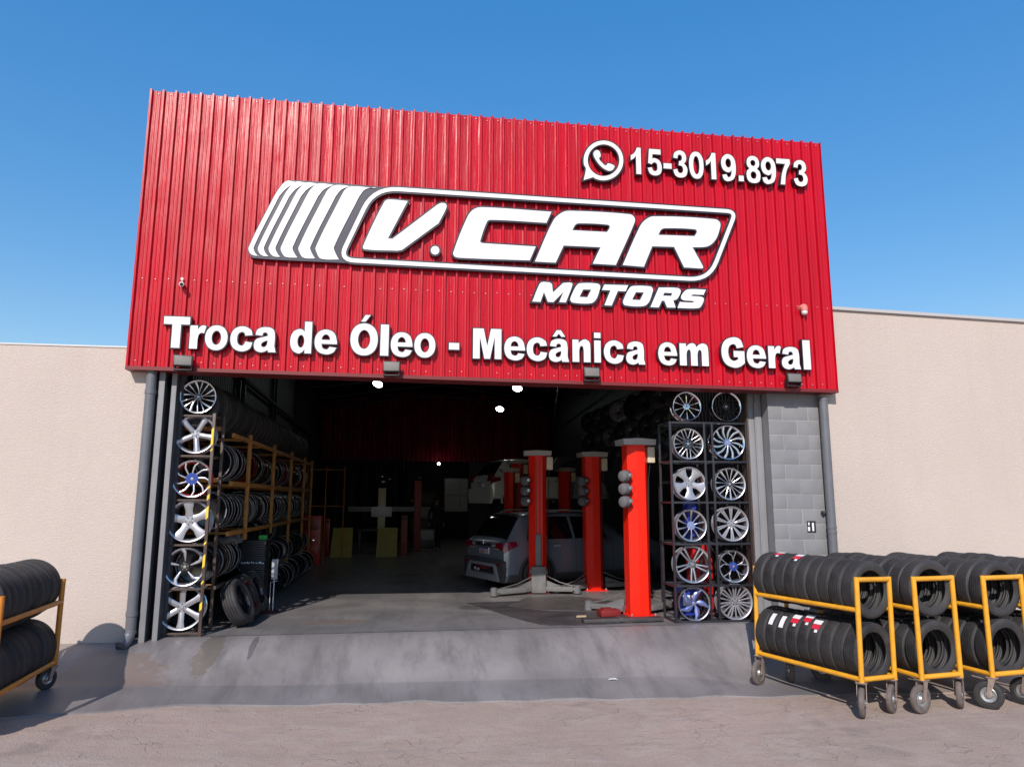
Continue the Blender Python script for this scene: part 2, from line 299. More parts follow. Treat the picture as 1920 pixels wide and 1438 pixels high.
# ------------------------------------------------------------------ mesh helpers
class MB:
    def __init__(s): s.v = []; s.f = []; s.mi = []; s.cur = 0
    def add(s, vs, fs, Mx=None):
        o = len(s.v)
        s.v += [tuple(Mx @ Vector(p)) if Mx else tuple(p) for p in vs]
        for f in fs: s.f.append(tuple(i+o for i in f)); s.mi.append(s.cur)
        return s
    def box(s, x0, x1, y0, y1, z0, z1, Mx=None):
        vs = [(x, y, z) for z in (z0, z1) for y in (y0, y1) for x in (x0, x1)]
        return s.add(vs, [(0, 2, 3, 1), (4, 5, 7, 6), (0, 1, 5, 4), (2, 6, 7, 3), (0, 4, 6, 2), (1, 3, 7, 5)], Mx)
    def cbox(s, x0, x1, y0, y1, z0, z1, b=0.005, Mx=None):      # chamfered box
        bm = bmesh.new(); bmesh.ops.create_cube(bm, size=1)
        for v in bm.verts: v.co = ((x0+x1)/2+v.co.x*(x1-x0), (y0+y1)/2+v.co.y*(y1-y0), (z0+z1)/2+v.co.z*(z1-z0))
        bmesh.ops.bevel(bm, geom=bm.edges[:], offset=b, segments=2, affect='EDGES', profile=0.6)
        bm.verts.index_update(); vs = [v.co.copy() for v in bm.verts]; fs = [tuple(v.index for v in f.verts) for f in bm.faces]; bm.free()
        return s.add(vs, fs, Mx)
    def tube(s, p0, p1, r, n=10, r1=None, caps=True):
        p0, p1 = Vector(p0), Vector(p1); d = (p1-p0).normalized()
        a = d.orthogonal().normalized(); b = d.cross(a); r1 = r if r1 is None else r1
        vs = [p0+(a*math.cos(t)+b*math.sin(t))*r for t in (2*math.pi*i/n for i in range(n))]
        vs += [p1+(a*math.cos(t)+b*math.sin(t))*r1 for t in (2*math.pi*i/n for i in range(n))]
        fs = [(i, (i+1) % n, n+(i+1) % n, n+i) for i in range(n)]
        if caps: fs += [tuple(range(n))[::-1], tuple(range(n, 2*n))]
        return s.add(vs, fs)
    def path(s, pts, r, n=8, closed=False):
        pts = [Vector(p) for p in pts]; rings = []; m = len(pts); prev = None
        for i, p in enumerate(pts):
            d = (pts[(i+1) % m if closed else min(i+1, m-1)] - pts[i-1 if (closed or i > 0) else 0]).normalized()
            a = (prev - d*prev.dot(d)).normalized() if prev else d.orthogonal().normalized()
            prev = a; b = d.cross(a)
            rings.append([p+(a*math.cos(2*math.pi*k/n)+b*math.sin(2*math.pi*k/n))*r for k in range(n)])
        vs = [q for rg in rings for q in rg]; fs = []
        for i in range(m if closed else m-1):
            j = (i+1) % m
            for k in range(n): fs.append((i*n+k, i*n+(k+1) % n, j*n+(k+1) % n, j*n+k))
        if not closed: fs += [tuple(range(n))[::-1], tuple(range((m-1)*n, m*n))]
        return s.add(vs, fs)
    def lathe(s, prof, axis='Y', n=32, Mx=None, closed=False):   # prof: (axial, radius)
        m = len(prof); vs = []; fs = []
        for k in range(n):
            c, q = math.cos(2*math.pi*k/n), math.sin(2*math.pi*k/n)
            for (a, r) in prof:
                vs.append({'X': (a, r*c, r*q), 'Y': (r*c, a, r*q), 'Z': (r*c, r*q, a)}[axis])
        for k in range(n):
            j = (k+1) % n
            for i in range(m if closed else m-1):
                i2 = (i+1) % m
                fs.append((k*m+i, j*m+i, j*m+i2, k*m+i2))
        return s.add(vs, fs, Mx)
    def prism(s, loops, d0, d1, plane='XZ', back=True, Mx=None):        # loops in 2-D, extruded along the third axis
        def P(q, d): return {'XZ': (q[0], d, q[1]), 'XY': (q[0], q[1], d), 'YZ': (d, q[0], q[1])}[plane]
        flat = [q for l in loops for q in l]; n = len(flat)
        if len(loops) == 1: tv, tris = flat, [tuple(t) for t in tessellate_polygon([[Vector((q[0], q[1], 0)) for q in loops[0]]])]
        else:
            ids = []; o = 0
            for l in loops: ids.append(list(range(o, o+len(l)))); o += len(l)
            r = delaunay_2d_cdt([Vector((q[0], q[1])) for q in flat], [], ids, 5, 1e-6)
            tv, tris = [tuple(q) for q in r[0]], [tuple(t) for t in r[2]]
        vs = [P(q, d0) for q in flat]+[P(q, d1) for q in flat]+[P(q, d0) for q in tv]+([P(q, d1) for q in tv] if back else [])
        fs = [tuple(2*n+i for i in t) for t in tris]
        if back: fs += [tuple(2*n+len(tv)+i for i in reversed(t)) for t in tris]
        o = 0
        for l in loops:
            k = len(l)
            for i in range(k): fs.append((o+i, o+(i+1) % k, n+o+(i+1) % k, n+o+i))
            o += k
        return s.add(vs, fs, Mx)
    def grid(s, rows):
        n = len(rows[0]); vs = [p for r in rows for p in r]
        fs = [(i*n+j, i*n+j+1, (i+1)*n+j+1, (i+1)*n+j) for i in range(len(rows)-1) for j in range(n-1)]
        return s.add(vs, fs)
    def sphere(s, c, r, nu=16, nv=10, sc=(1, 1, 1)):
        vs = []; fs = []
        for i in range(nv+1):
            th = math.pi*i/nv
            for j in range(nu):
                ph = 2*math.pi*j/nu; vs.append((c[0]+r*sc[0]*math.sin(th)*math.cos(ph), c[1]+r*sc[1]*math.sin(th)*math.sin(ph), c[2]+r*sc[2]*math.cos(th)))
        for i in range(nv):
            for j in range(nu): fs.append((i*nu+j, i*nu+(j+1) % nu, (i+1)*nu+(j+1) % nu, (i+1)*nu+j))
        return s.add(vs, fs)
    def mesh(s, name, mats, smooth=True, ang=0.6):
        me = bpy.data.meshes.new(name); me.from_pydata(s.v, [], s.f)
        for m in (mats if isinstance(mats, (list, tuple)) else [mats]): me.materials.append(m)
        if max(s.mi, default=0) > 0:
            for p, i in zip(me.polygons, s.mi): p.material_index = i
        bm = bmesh.new(); bm.from_mesh(me); bmesh.ops.remove_doubles(bm, verts=bm.verts[:], dist=1e-5)
        bmesh.ops.recalc_face_normals(bm, faces=bm.faces[:])
        bm.to_mesh(me); bm.free()
        if smooth:
            for p in me.polygons: p.use_smooth = True
            me.set_sharp_from_angle(angle=ang)
        me.update(); return me
    def obj(s, name, mats, parent=None, smooth=True, ang=0.6):
        o = bpy.data.objects.new(name, s.mesh(name, mats, smooth, ang)); COL.objects.link(o)
        if parent: o.parent = parent
        return o

def thing(name, label, cat, loc=(0, 0, 0), rz=0.0, group=None):
    o = bpy.data.objects.new(name, None); COL.objects.link(o); o.empty_display_size = 0.1
    o.location = loc; o.rotation_euler = (0, 0, rz); o['label'] = label; o['category'] = cat
    if group: o['group'] = group
    return o
def tag(o, label, cat, group=None):
    o['label'] = label; o['category'] = cat
    if group: o['group'] = group
    return o
def struct(o): o['kind'] = 'structure'; return o
def copy_tree(o, parent=None):
    c = o.copy(); COL.objects.link(c)
    if parent: c.parent = parent
    for ch in list(o.children): copy_tree(ch, c)
    return c
ORD = ['first', 'second', 'third', 'fourth', 'fifth', 'sixth', 'seventh', 'eighth', 'ninth', 'tenth', 'eleventh', 'twelfth', 'thirteenth', 'fourteenth', 'fifteenth', 'sixteenth', 'seventeenth', 'eighteenth', 'nineteenth', 'twentieth']
ORD += ['twenty-'+q for q in ORD[:9]] + ['thirtieth'] + ['thirty-'+q for q in ORD[:9]]

def lerp(xs, ys, x):
    if x <= xs[0]: return ys[0]
    for i in range(len(xs)-1):
        if x <= xs[i+1]: return ys[i]+(ys[i+1]-ys[i])*(x-xs[i])/(xs[i+1]-xs[i])
    return ys[-1]
# ------------------------------------------------------------------ ground
GX = [-60, -12, -3, -.5, .4, .95, 2.85, 4.94, 7.85, 9.9, 20, 60]
GYB = [-2.3, -2.2, -2.1, -1.9, -1.53, -1.2, -1.0, -1.17, -1.38, -1.51, -1.6, -1.7]
def g_k(x):
    t = min(1, max(0, (x+1)/4)); t = t*t*(3-2*t); return .6+.4*t
def g_yb(x): return lerp(GX, GYB, x)
def g_yc(x): return lerp([-60, 0, 1, 2.9, 5, 7.6, 60], [-1.1, -.85, -.72, -.6, -.69, -.83, -.95], x)
def g_s(x):
    t = min(1, max(0, (x-6.7)/1.0)); return t*t*(3-2*t)
def ground_z(x, y):
    k = g_k(x); yb, yc = g_yb(x), g_yc(x)
    if y >= .3: return 0.0
    if y >= yc: z = -.39*k*((.3-y)/(.3-yc))**1.55
    elif y >= yb: z = (-.39-.105*(yc-y)/(yc-yb))*k-.004
    else: z = -.514*k
    q = (.3-y)/.77; zr = -.47*q**1.35 if q < 1 else max(-.47-.06*(q-1), -.5)
    return z+(min(z, zr)-z)*g_s(x)
def apron(name, cols, m):
    b = MB(); rows = []
    for (xt, xb) in cols:
        yc, yb = g_yc(xb), g_yb(xb)+0.03*math.sin(xb*7.3)+0.02*math.sin(xb*17.1+1); r = [(xt, .3, 0)]
        for y in [.295+(yc-.295)*i/8 for i in range(9)]+[yc+(yb-yc)*q for q in (.06, .3, .6, .9, 1.0)]:
            x = xt+(xb-xt)*(.3-y)/(.3-yb); r.append((x, y, ground_z(x, max(y, g_yb(x)))))
        r.append((r[-1][0], r[-1][1]-.012, -.56*g_k(xb))); rows.append(r)
    b.grid(rows)
    if isinstance(m, list):
        nn = len(rows[0])-1
        for i in range(len(b.f)):
            if i % nn >= 9: b.mi[i] = 1
    return struct(b.obj(name, m, ang=0.9))
rc = [(.15, -.55), (.6, .1), (.95, .6), (1.4, 1.2), (1.9, 1.8)]+[(2.2+.3*i, 2.2+.3*i) for i in range(24)]+[(9.35, 9.35)]
apron('driveway_ramp', rc, [M['ramp'], M['rampedge']])
apron('left_pavement', [(-40, -40), (-12, -12), (-6, -6), (-3, -3), (-1.6, -1.9), (-.8, -1.2), (.15, -.55)], M['walk'])
apron('right_pavement', [(9.35, 9.35), (10, 10), (12, 12), (20, 20), (40, 40)], M['walk'])
b = MB(); xs = [-700, -60, -12, -6, -3, -1, -.6, -.2, .2, .6, 1, 1.4, 1.8, 2.2, 2.6, 3, 6, 10, 20, 60, 700]
b.grid([[(x, y, -.5*g_k(x)-.014) for y in (-700, -60, -20, -10, -6, -4, -2.5, -1.5, 0, 60, 700)] for x in xs])
struct(b.obj('street', M['street']))
b = MB(); b.grid([[(x, y, 0.0) for y in (.3, 2, 6, 12, 26)] for x in (-.1, 3, 6, 9.7)])
struct(b.obj('workshop_floor', M['floor']))
b = MB(); b.grid([[(.62+i*.1, y+.006*math.sin(i*1.7), .004) for y in (.31, .335+.01*math.sin(i*.9))] for i in range(68)]); struct(b.obj('floor_joint', mat('dark_floor_joint', (.135, .125, .127), .6, var=.5, vscale=9)))
# ------------------------------------------------------------------ building
bld = thing('workshop_building', 'car workshop with big red ribbed metal front over a dark open bay', 'building', (4.8, .3, 0))
def part(b, name, m, parent=bld, **k):
    o = b.obj(name, m, None, **k); o.parent = parent; o.matrix_parent_inverse = Matrix.Translation(-parent.location) if parent.location.length else Matrix(); return o
W_ = 9.6; NR = 61; P_ = W_/NR
def zb(x): return 3.31-.07*x/W_
prof = [(0, -.042), (.024, -.042), (.035, -.002), (.062, 0), (.068, -.007), (.078, -.007), (.084, 0), (.106, 0), (.112, -.007), (.122, -.007), (.128, 0), (.1475, -.002)]
cols = []
for i in range(NR):
    j = random.uniform(-.002, .002)
    for (dx, dy) in prof: cols.append((i*P_+dx*P_/.1574+j, dy))
cols.append((W_, -.042))
b = MB(); zt = 7.05; rows = []
NZ = 22; osc = [[random.gauss(0, 1) for _ in range(NZ+1)] for _ in range(NR+2)]
for ci, (x, y) in enumerate(cols):
    r = []; ip = ci//len(prof)
    for q in range(NZ+1):
        t = q/NZ; z = zb(x)+(zt-zb(x))*t
        flat = 1.0 if y > -.01 else .25
        dy = .0022*osc[ip][q]*flat
        if q == 0: dy = 0
        jag = .0
        if q == NZ: z += (.008 if y < -.02 else 0)
        r.append((x, y+dy, z))
    rows.append(r)
b.grid(rows)
# side returns give depth; the left runs back unseen to keep sun out
b.box(-.004, 0.0, -.032, 1.4, 3.3, 7.05); b.box(W_, W_+.004, -.032, .3, 3.24, 7.05)
cl = part(b, 'facade_cladding', M['fascia'], ang=.25)
b = MB()
for (z0, n0) in ((4.46, NR), (7.0, NR), (3.385, NR)):
    for i in range(0, n0):
        x = (i+.62)*P_; z = z0 + (zb(x)-3.31 if z0 < 4 else 0) + random.uniform(-.008, .008)
        if random.random() < .14: continue
        b.lathe([(-.0115, 0.0001), (-.0105, .0065), (-.004, .0085), (0.001, .0085)], 'Y', 6, Matrix.Translation((x, -.001, z)))
sc = part(b, 'cladding_screws', mat('pale_screw_head', (.6, .42, .42), .4, metal=.4)); sc['kind'] = 'stuff'
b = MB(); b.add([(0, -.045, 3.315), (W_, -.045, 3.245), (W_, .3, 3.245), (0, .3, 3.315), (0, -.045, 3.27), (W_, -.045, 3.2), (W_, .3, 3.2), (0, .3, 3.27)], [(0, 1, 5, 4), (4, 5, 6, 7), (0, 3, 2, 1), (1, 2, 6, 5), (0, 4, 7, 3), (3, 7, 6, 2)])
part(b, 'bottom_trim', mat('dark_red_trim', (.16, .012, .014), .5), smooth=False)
# beam behind the cladding, side walls, roof, rear
b = MB(); b.box(.0, 9.6, .32, .44, 3.30, 7.0); part(b, 'front_beam', M['greydk'])
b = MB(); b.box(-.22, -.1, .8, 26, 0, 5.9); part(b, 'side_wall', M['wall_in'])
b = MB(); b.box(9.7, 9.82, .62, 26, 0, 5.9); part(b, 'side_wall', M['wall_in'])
b = MB(); b.box(-.22, 9.82, 26, 26.12, -.2, 7.0); part(b, 'rear_wall', M['greydk'])
b = MB()
for sx in (0, 1):
    x0, x1 = (-.22, 4.8) if sx == 0 else (9.9, 4.8)
    b.add([(x0, .8 if sx == 0 else .62, 5.85), (x1, .44, 6.55), (x1, 26.1, 6.55), (x0, 26.1, 5.85), (x0, .8 if sx == 0 else .62, 5.95), (x1, .44, 6.65), (x1, 26.1, 6.65), (x0, 26.1, 5.95)], [(0, 1, 2, 3), (7, 6, 5, 4), (0, 4, 5, 1), (2, 6, 7, 3), (0, 3, 7, 4)])
part(b, 'roof', M['roof'], smooth=False)
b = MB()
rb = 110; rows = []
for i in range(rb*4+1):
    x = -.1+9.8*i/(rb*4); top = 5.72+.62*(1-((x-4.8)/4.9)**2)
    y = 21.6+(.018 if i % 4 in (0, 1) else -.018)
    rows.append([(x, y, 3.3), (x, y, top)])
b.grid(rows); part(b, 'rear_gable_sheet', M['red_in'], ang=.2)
b = MB(); rows = []
for i in range(200):
    x = .3+3.45*i/199; y = 21.2+(.02 if i % 4 in (0, 1) else -.02); rows.append([(x, y, 0), (x, y, 3.3)])
b.grid(rows); part(b, 'blue_partition', M['blue_in'], ang=.2)
b = MB(); b.box(6.2, 9.7, 21.7, 21.9, 0, 3.3); part(b, 'rear_partition', M['greydk'])
# lattice columns and braces along the left wall
for y in (2.6, 6.4, 10.2, 14.2, 18.2):
    b = MB()
    for yy in (y-.22, y+.22): b.box(-.08, .0, yy-.03, yy+.03, 0, 5.8)
    z = .3; s = 1
    while z < 5.6:
        b.tube((-.04, y-.2*s, z), (-.04, y+.2*s, z+.45), .014, 6); z += .45; s = -s
    part(b, 'lattice_column', M['steel_dk'])
b = MB(); b.tube((.02, 1.0, 5.0), (.02, 6.4, 4.2), .05, 8); b.tube((.02, 6.4, 4.2), (.02, 18.2, 4.0), .05, 8); part(b, 'wall_brace', M['steel_dk'])
b = MB(); b.tube((9.55, 20, 4.6), (7.6, 9, 5.7), .03, 8); part(b, 'roof_stay', M['zinc'])
for y in (5, 10, 15, 20):
    b = MB()
    for sx in (-1, 1):
        xa = 4.8+sx*4.85
        b.path([(xa, y, 5.72), (4.8, y, 6.4)], .045, 6); b.path([(xa, y, 5.35), (4.8, y, 5.95)], .04, 6)
        for i in range(9):
            t = i/9; t2 = (i+.5)/9
            b.tube((xa+(4.8-xa)*t, y, 5.35+.6*t), (xa+(4.8-xa)*t2, y, 5.72+.68*t2), .014, 5)
    part(b, 'roof_truss', M['steel_dk'])
# left jamb: two steel channels whose webs and backing are coloured dark for shade, right jamb, block pier
b = MB(); b.box(.12, .60, .34, .46, 0, 3.4); part(b, 'recessed_jamb', M['greydk'])
for (x0, x1, y0) in ((.365, .435, .1), (.50, .56, .16)):
    b = MB(); b.cbox(x0, x1, y0, y0+.02, -.02, 3.33, .004); dc = part(b, 'door_channel', M['grey'])
    for q in (x0, x1-.015):
        b = MB(); b.cbox(q, q+.015, y0+.021, .34, -.02, 3.33, .004); part(b, 'channel_web', M['greydk'])  # webs darker than the faces: shade between channels put into their colour
b = MB(); b.cbox(8.40, 8.425, .40, .62, -.6, 3.3, .004); part(b, 'door_edge', M['bronze'])
b = MB(); b.cbox(8.43, 8.53, .42, .62, -.6, 3.3, .006); b.cbox(8.535, 8.62, .38, .62, -.6, 3.3, .006); b.tube((8.532, .4, .0), (8.532, .4, 3.1), .014, 8)
part(b, 'door_channel', M['grey'])
X0, X1, Y0 = 8.63, 9.42, .2
b = MB(); b.box(X0+.006, X1, Y0+.009, .62, -.7, 3.3); pier = part(b, 'block_pier', M['block'])
b = MB(); b.box(X0+.004, X1, Y0+.0045, Y0+.0088, -.7, 3.3); part(b, 'mortar_bed', M['mortar'])
b = MB(); z = -.5515; course = 0
while z < 3.25:
    joints = [X0, X0+.44, X1+.05] if course % 2 else [X0, X0+.22, X0+.62, X1+.05]
    for a, c in zip(joints[:-1], joints[1:]):
        c = min(c, X1); h = random.uniform(-.002, .002)
        if c-a > .05: b.cbox(a+random.uniform(.003, .006), c-random.uniform(.003, .007), Y0+h, Y0+.03, z+random.uniform(.003, .005), min(z+.2105-random.uniform(.003, .005), 3.26), .006)
    z += .2105; course += 1
part(b, 'pier_blocks', M['block'], parent=bld)
b = MB()
for i in range(17):
    z = -.5515+.2105*i
    if random.random() < .7:
        xa = X0+random.uniform(0, .3); b.path([(xa+q*.06, Y0+.0075+random.uniform(-.001, .001), z+random.uniform(-.003, .003)) for q in range(random.randint(4, 7))], .0045, 5)
    zx = X0+(.44 if i % 2 else .22); b.path([(zx+random.uniform(-.003, .003), Y0+.0075, z+.02+q*.045) for q in range(5)], .0055, 5)
    if i % 2 == 0: b.path([(X0+.62+random.uniform(-.003, .003), Y0+.0075, z+.02+q*.045) for q in range(5)], .0055, 5)
part(b, 'mortar_beads', M['mortar'], parent=bld)

# ------------------------------------------------------------------ neighbouring walls
wl = thing('boundary_wall', 'low beige stucco wall left of the red shop front', 'wall', (-6, .3, 0))
b = MB(); b.grid([[(x, .14, z) for z in (-1, 0, 1, 2, 3, 3.572)] for x in (-40, -10, -4, -2, -1, 0, .205)])
b.box(.205, .215, .14, .34, -1, 3.56); b.box(-40, .2, .145, .34, 3.5, 3.57); o = b.obj('wall_face', M['stucco'], smooth=False); o.parent = wl; o.matrix_parent_inverse = Matrix.Translation(-wl.location)
b = MB(); b.cbox(-40, .21, .13, .38, 3.573, 3.595, .004); o = b.obj('coping', M['coping'], smooth=False); o.parent = wl; o.matrix_parent_inverse = Matrix.Translation(-wl.location)
wr = thing('boundary_wall', 'taller beige stucco wall right of the red shop front', 'wall', (14, .3, 0))
b = MB(); b.grid([[(x, .14, z+(0 if z < 4 else -.022*(x-9.4))) for z in (-1, 0, 1, 2, 3, 4.48)] for x in (9.44, 10, 11, 12, 14, 20, 40)])
b.box(9.435, 9.44, .14, .34, -1, 4.46); o = b.obj('wall_face', M['stucco'], smooth=False); o.parent = wr; o.matrix_parent_inverse = Matrix.Translation(-wr.location)
b = MB(); b.add([(9.3, .1, 4.485), (40, .1, 3.81), (40, .4, 3.81), (9.3, .4, 4.485), (9.3, .1, 4.53), (40, .1, 3.855), (40, .4, 3.855), (9.3, .4, 4.53)], [(0, 3, 2, 1), (4, 5, 6, 7), (0, 1, 5, 4), (3, 7, 6, 2), (0, 4, 7, 3)])
o = b.obj('coping', M['coping'], smooth=False); o.parent = wr; o.matrix_parent_inverse = Matrix.Translation(-wr.location)

# ------------------------------------------------------------------ drainpipes
t = thing('drainpipe', 'grey drainpipe with an open elbow at the foot, left of the bay', 'drainpipe', (.285, .06, 0))
b = MB(); b.tube((0, 0, .12), (0, 0, 3.3), .06, 20); b.obj('pipe', M['pipe'], t)
b = MB()
for q in ((.3, .36), (.1, .13), (2.98, 3.03)):
    b = MB(); b.tube((0, 0, q[0]), (0, 0, q[1]), .067, 20); b.obj('collar', M['pipe'], t)
b = MB(); pts = [(0, 0, .12), (-.005, -.02, .06), (-.02, -.07, .01), (-.045, -.15, -.025)]
b.path(pts, .062, 20); b.f.pop(); b.mi.pop()
b.path([(-.0445, -.149, -.0246), (-.03, -.10, -.004)], .054, 20); b.obj('elbow', M['pipe'], t)
b = MB(); b.lathe([(0, .0001), (0, .055)], 'Y', 20, Matrix.Translation((-.043, -.145, -.024)) @ Matrix.Rotation(-.25, 4, 'X')); b.obj('outlet_mouth', M['black'], t)
t = thing('drainpipe', 'straight grey drainpipe between the block pier and the right beige wall', 'drainpipe', (9.44, .1, 0))
b = MB(); b.tube((0, 0, -.3), (0, 0, 3.16), .06, 20); b.obj('pipe', M['pipe'], t)
for q in ((1.22, 1.25), (1.29, 1.32), (3.1, 3.15)):
    b = MB(); b.tube((0, 0, q[0]), (0, 0, q[1]), .066, 20); b.obj('collar', M['pipe'], t)
b = MB(); b.cbox(-.1, .0, .03, .06, 1.5, 1.53, .004); b.tube((-.09, .02, 1.515), (-.09, .07, 1.515), .02, 8); b.obj('bracket', M['greydk'], t)
t = thing('socket_box', 'small open electrical box set in the grey block pier', 'electrical box', (9.19, Y0, 1.31))
b = MB(); b.box(-.065, .065, -.006, .03, -.08, .08); b.obj('recess_shade', M['black'], t)  # black block standing proud; its colour supplies the shade of the open hollow
b = MB(); b.cbox(-.06, -.03, -.016, -.0065, -.06, .0, .003); b.cbox(-.055, -.035, -.02, -.0065, .02, .06, .003); b.cbox(.005, .035, -.012, -.0065, -.06, .055, .003); b.obj('switch_module', M['white_label'], t)

# ------------------------------------------------------------------ sign lettering
def smooth_loop(L, n=6):
    out = []; m = len(L)
    for i in range(m):
        p0, p1 = L[i], L[(i+1) % m]; a, c = L[i-1], L[(i+2) % m]
        s0, s1 = len(p0) > 2, len(p1) > 2
        if not s0 and not s1: out.append((p0[0], p0[1])); continue
        ch = math.hypot(p1[0]-p0[0], p1[1]-p0[1])
        def tan(q, r): d = math.hypot(r[0]-q[0], r[1]-q[1]) or 1; return ((r[0]-q[0])/d*ch, (r[1]-q[1])/d*ch)
        t0 = tan(a, p1) if s0 else tan(p0, p1); t1 = tan(p0, c) if s1 else tan(p0, p1)
        for k in range(n):
            u = k/n; h00 = 2*u**3-3*u**2+1; h10 = u**3-2*u**2+u; h01 = -2*u**3+3*u**2; h11 = u**3-u**2
            out.append((h00*p0[0]+h10*t0[0]+h01*p1[0]+h11*t1[0], h00*p0[1]+h10*t0[1]+h01*p1[1]+h11*t1[1]))
    return out
def area(L): return sum(L[i-1][0]*L[i][1]-L[i][0]*L[i-1][1] for i in range(len(L)))/2
def offset(L, d, hole=False):
    if area(L) < 0: L = L[::-1]
    if hole: d = -d
    o = []; m = len(L)
    for i in range(m):
        a, p, c = L[i-1], L[i], L[(i+1) % m]
        e0 = Vector((p[0]-a[0], p[1]-a[1])); e1 = Vector((c[0]-p[0], c[1]-p[1]))
        if e0.length < 1e-7 or e1.length < 1e-7: o.append(p); continue
        n0 = Vector((e0.y, -e0.x)).normalized(); n1 = Vector((e1.y, -e1.x)).normalized()
        s = n0+n1
        if s.length < .2: s = n0; k = 1
        else: s.normalize(); k = min(1/max(s.dot(n0), .3), 1.8)
        o.append((p[0]+s.x*d*k, p[1]+s.y*d*k))
    return o
def ell(cx, cy, rx, ry, n=28, e=2.0):
    r = []
    for i in range(n):
        t = 2*math.pi*i/n; c, s = math.cos(t), math.sin(t)
        r.append((cx+rx*math.copysign(abs(c)**(2/e), c), cy+ry*math.copysign(abs(s)**(2/e), s)))
    return r
s = 1
